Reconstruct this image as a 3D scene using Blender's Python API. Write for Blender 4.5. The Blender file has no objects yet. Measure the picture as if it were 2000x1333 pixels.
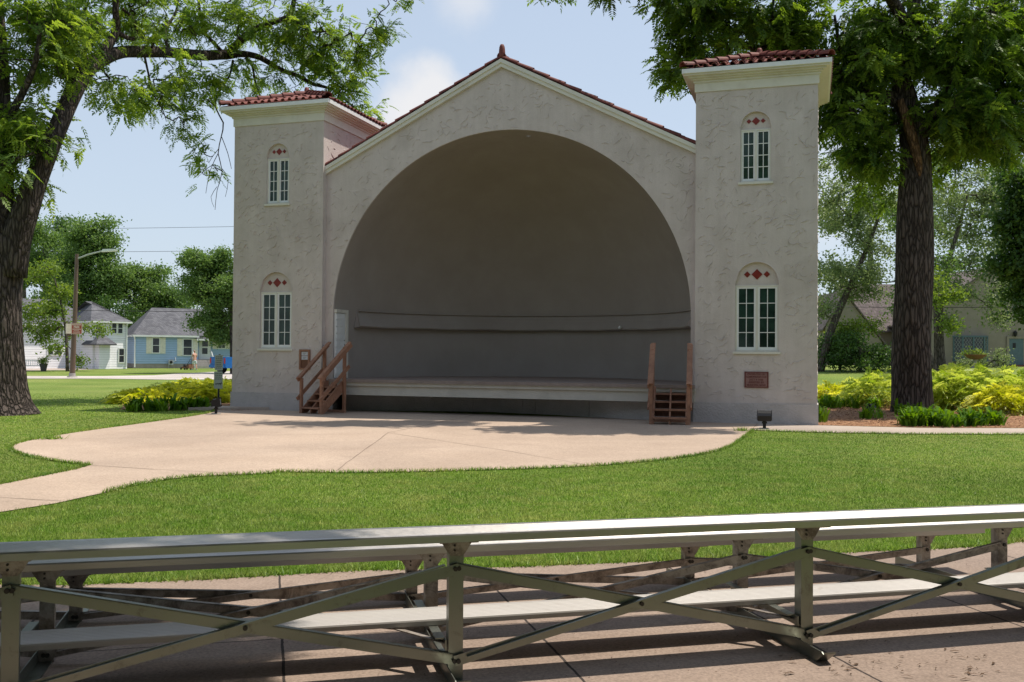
import bpy, math, random
import numpy as np
from mathutils import Vector, Matrix
random.seed(7)
S = bpy.context.scene
C = S.collection
R = math.radians
PI = math.pi
# ------------------------------------------------------------------ camera
F_PX, PITCH, ROLL, EYE = 1859.43, .01338, .00747, 1.7
cd = bpy.data.cameras.new('camera'); cam = bpy.data.objects.new('camera', cd); C.objects.link(cam)
cd.sensor_width = 36; cd.lens = F_PX/2000*36; cd.clip_start = .05; cd.clip_end = 3000
cam.matrix_world = Matrix.Translation((0, 0, EYE)) @ Matrix.Rotation(PI/2+PITCH, 4, 'X') @ Matrix.Rotation(ROLL, 4, 'Z')
S.camera = cam
def ray(x, y):
    a, b = x-1000, y-666.5
    c, s = math.cos(ROLL), math.sin(ROLL)
    a, b = a*c+b*s, -a*s+b*c
    z = -b/F_PX
    return np.array([a/F_PX, math.cos(PITCH)-z*math.sin(PITCH), math.sin(PITCH)+z*math.cos(PITCH)])
CAMP = np.array([0, 0, EYE])
def at(x, y, Y):
    d = ray(x, y); return CAMP+d*(Y/d[1])
def gnd(x, y, h=0.):
    d = ray(x, y); return CAMP+d*((h-EYE)/d[2])
# bandshell frame: local x along the facade, y into the building
TH = .30492
O_ = np.array([-8.27319, 28.16956, 0.])
UU = np.array([math.cos(TH), -math.sin(TH), 0]); VV = np.array([math.sin(TH), math.cos(TH), 0])
def uv(u, v, z=0.): return O_+u*UU+v*VV+np.array([0, 0, z])
# bleacher frame
BA = math.atan(.2547)
UB = np.array([math.cos(BA), math.sin(BA), 0]); VB = np.array([-math.sin(BA), math.cos(BA), 0])

# ------------------------------------------------------------------ materials
def lnk(nt, a, b): nt.links.new(a, b)
def base_mat(name):
    m = bpy.data.materials.new(name); m.use_nodes = True
    nt = m.node_tree; b = nt.nodes['Principled BSDF']
    return m, nt, b
def node(nt, typ, **kw):
    n = nt.nodes.new(typ)
    for k, v in kw.items():
        if k.startswith('i_'): n.inputs[k[2:].replace('_', ' ')].default_value = v
        else: setattr(n, k, v)
    return n
def ramp(nt, src, stops):
    r = node(nt, 'ShaderNodeValToRGB'); lnk(nt, src, r.inputs[0])
    e = r.color_ramp.elements
    while len(e) < len(stops): e.new(.5)
    for q, (p, c) in zip(e, stops):
        q.position = p; q.color = (*c, 1) if len(c) == 3 else c
    return r
def noise(nt, vec, scale, detail=4, rough=.55, dist=0):
    n = node(nt, 'ShaderNodeTexNoise'); n.inputs['Scale'].default_value = scale
    n.inputs['Detail'].default_value = detail; n.inputs['Roughness'].default_value = rough; n.inputs['Distortion'].default_value = dist
    if vec is not None: lnk(nt, vec, n.inputs['Vector'])
    return n
def mixc(nt, fac, a, b, mode='MIX'):
    m = node(nt, 'ShaderNodeMix'); m.data_type = 'RGBA'; m.blend_type = mode
    for s, v in ((0, fac), (6, a), (7, b)):
        if isinstance(v, (int, float)): m.inputs[s].default_value = v
        elif isinstance(v, tuple): m.inputs[s].default_value = (*v, 1)
        else: lnk(nt, v, m.inputs[s])
    return m.outputs[2]
def coords(nt, scale=(1, 1, 1), rot=(0, 0, 0)):
    t = node(nt, 'ShaderNodeTexCoord'); m = node(nt, 'ShaderNodeMapping')
    m.inputs['Scale'].default_value = scale; m.inputs['Rotation'].default_value = rot
    lnk(nt, t.outputs['Object'], m.inputs['Vector']); return m.outputs['Vector']
def bump(nt, b, h, strength=.4, dist=.02):
    n = node(nt, 'ShaderNodeBump'); n.inputs['Strength'].default_value = strength; n.inputs['Distance'].default_value = dist
    lnk(nt, h, n.inputs['Height']); lnk(nt, n.outputs['Normal'], b.inputs['Normal']); return n
def mat_noise(name, c1, c2, scale=3, rough=.8, bscale=None, bstr=.3, bdist=.01, metallic=0, spec=.3, c3=None, s3=.6, vscale=(1, 1, 1), streak=None):
    m, nt, b = base_mat(name)
    v = coords(nt, vscale)
    n = noise(nt, v, scale, 6, .6)
    col = ramp(nt, n.outputs['Fac'], [(.3, c1), (.7, c2)]).outputs['Color']
    if c3 is not None:
        n2 = noise(nt, v, s3, 5, .65, .4)
        f = ramp(nt, n2.outputs['Fac'], [(.5, (0, 0, 0)), (.72, (1, 1, 1))])
        col = mixc(nt, f.outputs['Color'], col, c3)
    if streak:
        ns = noise(nt, coords(nt, streak), 1.6, 6, .65); g = ramp(nt, ns.outputs['Fac'], [(.3, (.93, .925, .915)), (.62, (1.02, 1.02, 1.02))]); col = mixc(nt, 1., col, g.outputs['Color'], 'MULTIPLY')
    lnk(nt, col, b.inputs['Base Color'])
    b.inputs['Roughness'].default_value = rough; b.inputs['Metallic'].default_value = metallic
    b.inputs['Specular IOR Level'].default_value = spec
    if bscale:
        nb = noise(nt, v, bscale, 6, .6)
        bump(nt, b, nb.outputs['Fac'], bstr, bdist)
    return m
def mat_leaf(name, dark, light, trans=.45, rough=.5, spec=.35):
    m, nt, b = base_mat(name)
    a = node(nt, 'ShaderNodeAttribute', attribute_name='tint')
    c = ramp(nt, a.outputs['Fac'], [(0., dark), (1., light)])
    lnk(nt, c.outputs['Color'], b.inputs['Base Color']); b.inputs['Roughness'].default_value = rough
    b.inputs['Specular IOR Level'].default_value = spec
    t = node(nt, 'ShaderNodeBsdfTranslucent')
    hs = node(nt, 'ShaderNodeHueSaturation'); hs.inputs['Hue'].default_value = .485; hs.inputs['Saturation'].default_value = 1.1; hs.inputs['Value'].default_value = 1.5
    lnk(nt, c.outputs['Color'], hs.inputs['Color']); lnk(nt, hs.outputs['Color'], t.inputs['Color'])
    mx = node(nt, 'ShaderNodeMixShader'); mx.inputs[0].default_value = trans
    lnk(nt, b.outputs[0], mx.inputs[1]); lnk(nt, t.outputs[0], mx.inputs[2])
    lnk(nt, mx.outputs[0], nt.nodes['Material Output'].inputs['Surface'])
    return m
def mat_bark(name, c1, c2, sc=1.0):
    m, nt, b = base_mat(name)
    v = coords(nt, (7*sc, 7*sc, 1.3*sc))
    n0 = noise(nt, v, 1.2, 3)
    vv = node(nt, 'ShaderNodeVectorMath', operation='ADD'); lnk(nt, v, vv.inputs[0])
    ms = node(nt, 'ShaderNodeVectorMath', operation='SCALE'); lnk(nt, n0.outputs['Color'], ms.inputs[0]); ms.inputs['Scale'].default_value = .9
    lnk(nt, ms.outputs[0], vv.inputs[1])
    vo = node(nt, 'ShaderNodeTexVoronoi', feature='DISTANCE_TO_EDGE'); lnk(nt, vv.outputs[0], vo.inputs['Vector']); vo.inputs['Scale'].default_value = 1.5
    n2 = noise(nt, v, 6, 5)
    h = node(nt, 'ShaderNodeMath', operation='MULTIPLY_ADD'); lnk(nt, n2.outputs['Fac'], h.inputs[0]); h.inputs[1].default_value = .25
    r = ramp(nt, vo.outputs['Distance'], [(0., (0, 0, 0)), (.28, (1, 1, 1))]); lnk(nt, r.outputs['Color'], h.inputs[2])
    col = ramp(nt, h.outputs[0], [(.1, c1), (.95, c2)])
    lnk(nt, col.outputs['Color'], b.inputs['Base Color']); b.inputs['Roughness'].default_value = .9; b.inputs['Specular IOR Level'].default_value = .2
    bump(nt, b, h.outputs[0], 1., .05)
    return m
def mat_concrete(name, c1, c2, stain, joints=None, rot=0., jcol=(.05, .04, .035), grain=60):
    m, nt, b = base_mat(name)
    v = coords(nt, (1, 1, 1), (0, 0, rot))
    n1 = noise(nt, v, .55, 5, .6); n2 = noise(nt, v, grain, 3, .7); n3 = noise(nt, v, 2.2, 8, .7, .6)
    col = ramp(nt, n1.outputs['Fac'], [(.3, c1), (.7, c2)]).outputs['Color']
    f = ramp(nt, n3.outputs['Fac'], [(.52, (0, 0, 0)), (.75, (.55, .55, .55))])
    col = mixc(nt, f.outputs['Color'], col, stain)
    g = ramp(nt, n2.outputs['Fac'], [(.3, (.72, .72, .72)), (.7, (1.2, 1.2, 1.2))])
    col = mixc(nt, 1., col, g.outputs['Color'], 'MULTIPLY')
    n4 = noise(nt, v, .21, 4, .6, .8); g4 = ramp(nt, n4.outputs['Fac'], [(.35, (.86, .86, .86)), (.65, (1.07, 1.07, 1.06))]); col = mixc(nt, 1., col, g4.outputs['Color'], 'MULTIPLY')
    n5 = noise(nt, v, 7, 6, .75, .5); g5 = ramp(nt, n5.outputs['Fac'], [(.28, (.8, .79, .78)), (.42, (1, 1, 1))]); col = mixc(nt, 1., col, g5.outputs['Color'], 'MULTIPLY')
    hgt = n2.outputs['Fac']
    if joints:
        sx = node(nt, 'ShaderNodeSeparateXYZ'); lnk(nt, v, sx.inputs[0])
        tot = None
        for ax, off, step, w in joints:
            a = node(nt, 'ShaderNodeMath', operation='SUBTRACT'); lnk(nt, sx.outputs[ax], a.inputs[0]); a.inputs[1].default_value = off-step/2
            mo = node(nt, 'ShaderNodeMath', operation='FLOORED_MODULO'); lnk(nt, a.outputs[0], mo.inputs[0]); mo.inputs[1].default_value = step
            s2 = node(nt, 'ShaderNodeMath', operation='SUBTRACT'); lnk(nt, mo.outputs[0], s2.inputs[0]); s2.inputs[1].default_value = step/2
            nz = noise(nt, v, 5, 4, .7)
            jj = node(nt, 'ShaderNodeMath', operation='MULTIPLY_ADD'); lnk(nt, nz.outputs['Fac'], jj.inputs[0]); jj.inputs[1].default_value = .02; lnk(nt, s2.outputs[0], jj.inputs[2])
            s3 = node(nt, 'ShaderNodeMath', operation='SUBTRACT'); lnk(nt, jj.outputs[0], s3.inputs[0]); s3.inputs[1].default_value = .01
            ab = node(nt, 'ShaderNodeMath', operation='ABSOLUTE'); lnk(nt, s3.outputs[0], ab.inputs[0])
            lt = node(nt, 'ShaderNodeMath', operation='LESS_THAN'); lnk(nt, ab.outputs[0], lt.inputs[0]); lt.inputs[1].default_value = w
            if tot is None: tot = lt.outputs[0]
            else:
                mx = node(nt, 'ShaderNodeMath', operation='MAXIMUM'); lnk(nt, tot, mx.inputs[0]); lnk(nt, lt.outputs[0], mx.inputs[1]); tot = mx.outputs[0]
        col = mixc(nt, tot, col, jcol)
    lnk(nt, col, b.inputs['Base Color']); b.inputs['Roughness'].default_value = .9; b.inputs['Specular IOR Level'].default_value = .2
    bump(nt, b, hgt, .25, .004)
    return m
def mat_shingle(name, c1, c2, sc=1.0):
    m, nt, b = base_mat(name)
    v = coords(nt, (1, 1, 1))
    br = node(nt, 'ShaderNodeTexBrick'); br.inputs['Scale'].default_value = 2.2*sc
    br.inputs['Color1'].default_value = (*c1, 1); br.inputs['Color2'].default_value = (*c2, 1); br.inputs['Mortar'].default_value = (*[x*.5 for x in c1], 1)
    br.inputs['Mortar Size'].default_value = .02; br.inputs['Row Height'].default_value = .3
    sx = node(nt, 'ShaderNodeSeparateXYZ'); lnk(nt, v, sx.inputs[0])
    cb = node(nt, 'ShaderNodeCombineXYZ'); ad = node(nt, 'ShaderNodeMath', operation='ADD')
    lnk(nt, sx.outputs[0], ad.inputs[0]); lnk(nt, sx.outputs[1], ad.inputs[1]); lnk(nt, ad.outputs[0], cb.inputs[0]); lnk(nt, sx.outputs[2], cb.inputs[1])
    lnk(nt, cb.outputs[0], br.inputs['Vector'])
    n = noise(nt, v, .8, 5, .7); f = ramp(nt, n.outputs['Fac'], [(.3, (.75, .75, .75)), (.7, (1.25, 1.25, 1.25))])
    lnk(nt, mixc(nt, 1., br.outputs['Color'], f.outputs['Color'], 'MULTIPLY'), b.inputs['Base Color'])
    b.inputs['Roughness'].default_value = .9; b.inputs['Specular IOR Level'].default_value = .2
    return m
def mat_siding(name, col, step=.2):
    m, nt, b = base_mat(name)
    v = coords(nt)
    sx = node(nt, 'ShaderNodeSeparateXYZ'); lnk(nt, v, sx.inputs[0])
    d = node(nt, 'ShaderNodeMath', operation='DIVIDE'); lnk(nt, sx.outputs[2], d.inputs[0]); d.inputs[1].default_value = step
    fr = node(nt, 'ShaderNodeMath', operation='FRACT'); lnk(nt, d.outputs[0], fr.inputs[0])
    iv = node(nt, 'ShaderNodeMath', operation='SUBTRACT'); iv.inputs[0].default_value = 1.; lnk(nt, fr.outputs[0], iv.inputs[1])
    n = noise(nt, v, 1.5, 4); f = ramp(nt, n.outputs['Fac'], [(.3, tuple(x*.92 for x in col)), (.7, col)])
    line = node(nt, 'ShaderNodeMath', operation='LESS_THAN'); lnk(nt, fr.outputs[0], line.inputs[0]); line.inputs[1].default_value = .1
    lnk(nt, mixc(nt, line.outputs[0], f.outputs['Color'], tuple(x*.62 for x in col)), b.inputs['Base Color']); b.inputs['Roughness'].default_value = .6
    bump(nt, b, iv.outputs[0], 1., .03)
    return m
def mat_plain(name, col, rough=.6, metallic=0, spec=.4, var=.12, scale=5):
    return mat_noise(name, tuple(x*(1-var) for x in col), tuple(min(1, x*(1+var)) for x in col), scale, rough, None, metallic=metallic, spec=spec)
def mat_glass(name, col, rough=.08, spec=.5):
    m, nt, b = base_mat(name)
    v = coords(nt); n = noise(nt, v, 1.7, 4, .6)
    f = ramp(nt, n.outputs['Fac'], [(.35, tuple(x*.5 for x in col)), (.7, tuple(x*1.6 for x in col))])
    lnk(nt, f.outputs['Color'], b.inputs['Base Color'])
    b.inputs['Roughness'].default_value = rough; b.inputs['Specular IOR Level'].default_value = spec
    return m
def mat_grass(name, c1, c2, c3):
    m, nt, b = base_mat(name)
    v = coords(nt); n1 = noise(nt, v, .45, 5, .6, .3); n2 = noise(nt, v, 14, 5, .75); n3 = noise(nt, v, .16, 3, .5)
    col = ramp(nt, n1.outputs['Fac'], [(.3, c1), (.7, c2)]).outputs['Color']
    f = ramp(nt, n3.outputs['Fac'], [(.45, (0, 0, 0)), (.7, (.7, .7, .7))])
    col = mixc(nt, f.outputs['Color'], col, c3)
    g = ramp(nt, n2.outputs['Fac'], [(.3, (.45, .45, .45)), (.7, (1.4, 1.4, 1.4))])
    lnk(nt, mixc(nt, 1., col, g.outputs['Color'], 'MULTIPLY'), b.inputs['Base Color'])
    b.inputs['Roughness'].default_value = .95; b.inputs['Specular IOR Level'].default_value = .1
    bump(nt, b, n2.outputs['Fac'], .7, .06)
    return m
def mat_blade(name, c1, c2, dry):
    m, nt, b = base_mat(name)
    a = node(nt, 'ShaderNodeAttribute', attribute_name='tint')
    v = coords(nt); n1 = noise(nt, v, .5, 5, .6, .3); n3 = noise(nt, v, 2.2, 4, .6)
    col = ramp(nt, n1.outputs['Fac'], [(.3, c1), (.7, c2)]).outputs['Color']
    f = ramp(nt, n3.outputs['Fac'], [(.42, (0, 0, 0)), (.72, (.75, .75, .75))]); col = mixc(nt, f.outputs['Color'], col, dry)
    n6 = noise(nt, v, .13, 3, .5, .6); g6 = ramp(nt, n6.outputs['Fac'], [(.35, (.68, .74, .72)), (.65, (1.2, 1.16, 1.12))]); col = mixc(nt, 1., col, g6.outputs['Color'], 'MULTIPLY')
    g = ramp(nt, a.outputs['Fac'], [(0, (.38, .42, .34)), (.75, (1.18, 1.14, 1.05)), (1., (2.5, 2.0, 2.6))])  # top stop paints a pale specular glint onto some blades
    col = mixc(nt, 1., col, g.outputs['Color'], 'MULTIPLY')
    lnk(nt, col, b.inputs['Base Color']); b.inputs['Roughness'].default_value = .45; b.inputs['Specular IOR Level'].default_value = .35
    t = node(nt, 'ShaderNodeBsdfTranslucent'); lnk(nt, col, t.inputs['Color'])
    mx = node(nt, 'ShaderNodeMixShader'); mx.inputs[0].default_value = .4
    lnk(nt, b.outputs[0], mx.inputs[1]); lnk(nt, t.outputs[0], mx.inputs[2]); lnk(nt, mx.outputs[0], nt.nodes['Material Output'].inputs['Surface'])
    return m
def mat_wood(name, c1, c2, vs=(1, 1, 1)):
    m, nt, b = base_mat(name)
    v = coords(nt, vs); n = noise(nt, v, 6, 8, .7, 1.); n2 = noise(nt, v, 1.1, 3)
    col = ramp(nt, n.outputs['Fac'], [(.3, c1), (.7, c2)]).outputs['Color']
    g = ramp(nt, n2.outputs['Fac'], [(.3, (.7, .7, .72)), (.7, (1.2, 1.2, 1.2))])
    lnk(nt, mixc(nt, 1., col, g.outputs['Color'], 'MULTIPLY'), b.inputs['Base Color']); b.inputs['Roughness'].default_value = .75
    bump(nt, b, n.outputs['Fac'], .3, .004); return m
def mat_alu(name, col, rough, dirt, dirt_amt, metallic=.85):
    m, nt, b = base_mat(name)
    v = coords(nt, (1, 1, 1)); n = noise(nt, v, 9, 8, .75, .5); n2 = noise(nt, v, 45, 3, .6); n3 = noise(nt, v, 1.3, 4)
    f = ramp(nt, n.outputs['Fac'], [(.62-dirt_amt*.3, (0, 0, 0)), (.8-dirt_amt*.3, (.85, .85, .85))])
    c0 = ramp(nt, n3.outputs['Fac'], [(.3, tuple(x*.85 for x in col)), (.7, col)]).outputs['Color']
    lnk(nt, mixc(nt, f.outputs['Color'], c0, dirt), b.inputs['Base Color'])
    mm = node(nt, 'ShaderNodeMath', operation='MULTIPLY_ADD'); lnk(nt, f.outputs['Color'], mm.inputs[0]); mm.inputs[1].default_value = -metallic*.9; mm.inputs[2].default_value = metallic
    lnk(nt, mm.outputs[0], b.inputs['Metallic'])
    rr = node(nt, 'ShaderNodeMath', operation='MULTIPLY_ADD'); lnk(nt, n2.outputs['Fac'], rr.inputs[0]); rr.inputs[1].default_value = .2; rr.inputs[2].default_value = rough-.1
    lnk(nt, rr.outputs[0], b.inputs['Roughness'])
    bump(nt, b, n2.outputs['Fac'], .12, .002); return m

MT = dict(
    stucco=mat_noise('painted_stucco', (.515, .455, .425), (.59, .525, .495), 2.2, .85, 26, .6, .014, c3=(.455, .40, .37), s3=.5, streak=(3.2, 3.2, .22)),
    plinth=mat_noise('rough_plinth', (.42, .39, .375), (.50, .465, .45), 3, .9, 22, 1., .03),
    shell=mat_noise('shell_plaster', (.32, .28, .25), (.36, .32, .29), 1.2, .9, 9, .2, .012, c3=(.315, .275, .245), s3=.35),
    trim=mat_noise('cream_trim_paint', (.62, .60, .53), (.68, .66, .59), 2, .5, None, c3=(.56, .53, .46), s3=1.2),
    white=mat_plain('white_paint', (.74, .75, .74), .5, var=.05),
    tile=mat_noise('red_clay_tile', (.13, .034, .027), (.21, .06, .046), 7, .65, 20, .3, .01, c3=(.075, .024, .022), s3=2.5),
    diamond=mat_noise('red_glazed_tile', (.16, .02, .015), (.24, .035, .025), 9, .35, None),
    glass=mat_glass('green_dark_glass', (.02, .042, .032), .1, .34),
    hglass=mat_glass('house_glass', (.03, .035, .045), .08, .5),
    fascia=mat_noise('stage_fascia_paint', (.47, .44, .385), (.54, .505, .44), 2, .6, None, c3=(.42, .39, .34), s3=1.2),
    deck=mat_noise('stage_deck', (.22, .17, .145), (.30, .24, .21), 4, .7, 30, .2, .003),
    wood=mat_wood('stained_cedar', (.20, .09, .05), (.37, .19, .115), (1, 1, 1)),
    darkwood=mat_wood('dark_tread_wood', (.09, .04, .028), (.17, .08, .055)),
    plaza=mat_concrete('plaza_concrete', (.40, .305, .235), (.47, .365, .285), (.345, .265, .205), grain=45),
    pad=mat_concrete('pad_concrete', (.265, .20, .16), (.345, .265, .215), (.17, .125, .10), joints=[(0, 1.59, 1.5, .008), (1, 5.78, 2.9, .006)], rot=-BA, grain=55),
    slab=mat_concrete('grey_concrete', (.38, .31, .26), (.45, .38, .32), (.30, .25, .21)),
    road=mat_concrete('pale_road', (.46, .41, .37), (.54, .49, .45), (.36, .32, .28)),
    joint=mat_plain('joint_filler', (.19, .145, .11), .95),
    dark_band=mat_plain('dark_path_band', (.10, .065, .07), .9),
    lawn=mat_grass('lawn_soil_and_grass', (.12, .18, .035), (.185, .25, .055), (.25, .28, .08)),
    blade=mat_blade('grass_blades', (.125, .285, .022), (.255, .415, .05), (.43, .45, .14)),
    mulch=mat_noise('bark_mulch', (.10, .04, .02), (.46, .25, .13), 13, .95, 20, 1., .06),
    bark=mat_bark('dark_ridged_bark', (.022, .017, .014), (.115, .092, .08)),
    bark2=mat_bark('grey_bark', (.05, .04, .034), (.16, .135, .115)),
    leafL=mat_leaf('walnut_leaves', (.05, .12, .018), (.27, .38, .06), .55),
    leafR=mat_leaf('dark_walnut_leaves', (.024, .07, .012), (.21, .33, .045), .5),
    leafB=mat_leaf('maple_leaves', (.07, .14, .035), (.17, .27, .07), .45),
    leafB2=mat_leaf('pale_willow_leaves', (.09, .14, .05), (.23, .29, .12), .5),
    leafD=mat_leaf('deep_green_leaves', (.028, .075, .018), (.085, .16, .03), .4),
    leafY=mat_leaf('light_green_leaves', (.08, .15, .02), (.20, .28, .05), .5),
    sumac=mat_leaf('golden_sumac_leaves', (.26, .33, .025), (.68, .68, .11), .5),
    sumac2=mat_leaf('lime_sumac_leaves', (.20, .31, .035), (.58, .64, .15), .5),
    strap=mat_leaf('strap_leaves', (.035, .11, .012), (.17, .31, .03), .4, .6, .15),
    alu=mat_alu('brushed_aluminium', (.50, .475, .445), .38, (.26, .21, .17), .0, .85),
    alum=mat_alu('dull_footboard', (.44, .415, .385), .6, (.28, .23, .19), .1, .15),
    alu2=mat_alu('dirty_aluminium', (.42, .37, .32), .55, (.085, .06, .045), .62, .55),
    alu3=mat_alu('weathered_brace', (.25, .26, .22), .36, (.09, .065, .045), .2, .8),
    bolt=mat_plain('dark_bolt', (.05, .045, .04), .5, .7),
    black=mat_plain('black_metal', (.018, .018, .02), .45, .3),
    lens=mat_glass('lamp_lens', (.25, .27, .3), .1, .6),
    white_siding=mat_siding('white_siding', (.86, .85, .88), .22),
    shade_siding=mat_siding('shaded_grey_siding', (.62, .64, .68), .22),  # white siding again, its shaded tone put into the colour
    blue_siding=mat_siding('blue_siding', (.32, .46, .66), .22),
    shingle=mat_shingle('grey_shingles', (.10, .10, .112), (.155, .155, .165)),
    shingle2=mat_shingle('brown_shingles', (.13, .105, .10), (.20, .165, .155)),
    found=mat_noise('foundation_block', (.25, .23, .22), (.34, .31, .29), 3, .9, 20, .4, .02),
    shutter=mat_plain('cream_shutter', (.68, .66, .58), .6),
    stucco2=mat_noise('beige_stucco', (.25, .215, .165), (.29, .25, .20), 2, .9, 20, .4, .01),  # colour lowered to carry the shade of the trees
    teal=mat_plain('teal_paint', (.085, .135, .15), .5),  # darkened likewise, tree shade painted into the teal
    brownstep=mat_plain('brown_brick_step', (.16, .07, .055), .9, var=.3, scale=12),
    bluepaint=mat_plain('blue_car_paint', (.015, .13, .42), .25, .3, .6, var=.05),
    red=mat_plain('red_plastic', (.45, .02, .02), .3),
    tyre=mat_plain('tyre_rubber', (.02, .02, .02), .8),
    chrome=mat_plain('chrome', (.6, .6, .62), .25, .9),
    skin=mat_plain('skin', (.58, .31, .23), .6),
    shorts=mat_plain('pale_shorts', (.55, .60, .62), .9),
    hair=mat_plain('short_hair', (.30, .16, .11), .9),
    pole=mat_plain('brown_metal_pole', (.13, .085, .06), .5, .2),
    signred=mat_plain('sign_red', (.36, .07, .04), .6),
    signwhite=mat_plain('sign_cream', (.72, .62, .52), .6),
    signgreen=mat_plain('sign_grey_green', (.34, .38, .33), .6),
    ink=mat_plain('sign_ink', (.05, .055, .05), .7),
    plaque=mat_plain('terracotta_plaque', (.25, .135, .12), .7),
    plaque2=mat_plain('terracotta_dark', (.13, .035, .028), .7),
    paper=mat_plain('paper', (.55, .56, .60), .8, var=.06),
    cork=mat_plain('cork_board', (.16, .075, .045), .9),
    wire=mat_plain('cable_black', (.03, .03, .035), .7),
    chips=mat_leaf('wood_chips', (.10, .045, .022), (.58, .36, .21), .05, .9, .1),
    litter=mat_noise('dry_leaf_litter', (.06, .035, .02), (.13, .075, .04), 20, .9, None),
    yleaf=mat_plain('yellow_leaf', (.75, .45, .03), .6),
    stone=mat_noise('stone', (.30, .28, .26), (.42, .39, .36), 8, .9, 20, .5, .02),
    terracotta=mat_plain('rust_bowl', (.22, .10, .065), .8),
    pot=mat_plain('dark_pot', (.07, .06, .065), .5),
    hose=mat_plain('grey_meter', (.35, .38, .40), .5),
)

# ------------------------------------------------------------------ mesh builder
class MB:
    def __init__(s): s.v = []; s.f = []
    def quad(s, *p):
        n = len(s.v); s.v += [tuple(map(float, q)) for q in p]; s.f.append(tuple(range(n, n+len(p))))
    def box(s, x0, x1, y0, y1, z0, z1):
        return s.hexa([(x0, y0, z0), (x1, y0, z0), (x1, y1, z0), (x0, y1, z0), (x0, y0, z1), (x1, y0, z1), (x1, y1, z1), (x0, y1, z1)])
    def hexa(s, p):
        n = len(s.v); s.v += [tuple(map(float, q)) for q in p]
        for f in ((3, 2, 1, 0), (4, 5, 6, 7), (0, 1, 5, 4), (1, 2, 6, 5), (2, 3, 7, 6), (3, 0, 4, 7)): s.f.append(tuple(n+i for i in f))
        return s
    def bar(s, a, b, side, w, up, h, ca=.5, cb=.5):
        """bar from a to b, section w along `side`, h along `up` (centred with offsets)"""
        a, b, side, up = map(lambda q: np.array(q, float), (a, b, side, up))
        s0, s1 = -w*ca, w*(1-ca); u0, u1 = -h*cb, h*(1-cb)
        P = []
        for zz in (u0, u1):
            for e, ss in ((a, s0), (b, s0), (b, s1), (a, s1)): P.append(e+side*ss+up*zz)
        return s.hexa(P)
    def tube(s, pts, rad, n=10, cap=True, wob=0, seed=0, flat=None):
        rs = np.random.RandomState(seed); pts = [np.array(p, float) for p in pts]
        base = len(s.v); ref = np.array([0.13, .97, .21])
        ph = rs.rand(4)*6.28
        for i, p in enumerate(pts):
            d = pts[min(i+1, len(pts)-1)]-pts[max(i-1, 0)]; d /= np.linalg.norm(d)+1e-9
            a = np.cross(d, ref); a /= np.linalg.norm(a)+1e-9; b = np.cross(d, a)
            for k in range(n):
                t = 2*PI*k/n; r = rad[i]
                if wob: r *= 1+wob*(math.sin(3*t+ph[0]+i*.3)+.7*math.sin(5*t+ph[1]-i*.23)+.5*math.sin(9*t+ph[2]+i*.11))
                s.v.append(tuple(p+r*(math.cos(t)*a+math.sin(t)*b)))
        for i in range(len(pts)-1):
            for k in range(n):
                k2 = (k+1) % n; q = base+i*n
                s.f.append((q+k, q+k2, q+n+k2, q+n+k))
        if cap:
            s.f.append(tuple(base+k for k in reversed(range(n)))); q = base+(len(pts)-1)*n; s.f.append(tuple(q+k for k in range(n)))
        return s
    def lathe(s, prof, n=16, c=(0, 0, 0)):
        base = len(s.v)
        for r, z in prof:
            for k in range(n): t = 2*PI*k/n; s.v.append((c[0]+r*math.cos(t), c[1]+r*math.sin(t), c[2]+z))
        for i in range(len(prof)-1):
            for k in range(n):
                k2 = (k+1) % n; q = base+i*n; s.f.append((q+k, q+k2, q+n+k2, q+n+k))
        s.f.append(tuple(base+k for k in reversed(range(n)))); q = base+(len(prof)-1)*n; s.f.append(tuple(q+k for k in range(n)))
        return s
    def prism(s, poly, o, ax, ay, ext):
        """extrude 2-D polygon (ccw) placed at o with axes ax, ay, along vector ext"""
        o, ax, ay, ext = map(lambda q: np.array(q, float), (o, ax, ay, ext)); n = len(poly); b = len(s.v)
        for e in (0, 1):
            for x, y in poly: s.v.append(tuple(o+ax*x+ay*y+ext*e))
        s.f.append(tuple(b+i for i in reversed(range(n)))); s.f.append(tuple(b+n+i for i in range(n)))
        for i in range(n): j = (i+1) % n; s.f.append((b+i, b+j, b+n+j, b+n+i))
        return s
    def build(s, name, m, parent=None, smooth=False, world=False):
        me = bpy.data.meshes.new(name); me.from_pydata(s.v, [], s.f); me.update()
        return link(name, me, m, parent, smooth, world)
def link(name, me, m, parent=None, smooth=False, world=False):
    if m is not None: me.materials.append(MT[m] if isinstance(m, str) else m)
    if smooth is True: me.polygons.foreach_set('use_smooth', [True]*len(me.polygons))
    o = bpy.data.objects.new(name, me); C.objects.link(o)
    if parent is not None:
        o.parent = parent
        if world: o.matrix_parent_inverse = parent.matrix_basis.inverted()
    return o
def tag(o, label=None, cat=None, group=None, kind=None):
    if label: o['label'] = label
    if cat: o['category'] = cat
    if group: o['group'] = group
    if kind: o['kind'] = kind
    return o
def thing(name, label, cat, loc=(0, 0, 0), rz=0, group=None):
    o = bpy.data.objects.new(name, None); C.objects.link(o); o.location = tuple(map(float, loc)); o.rotation_euler = (0, 0, rz)
    o.empty_display_size = .3
    return tag(o, label, cat, group)
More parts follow.
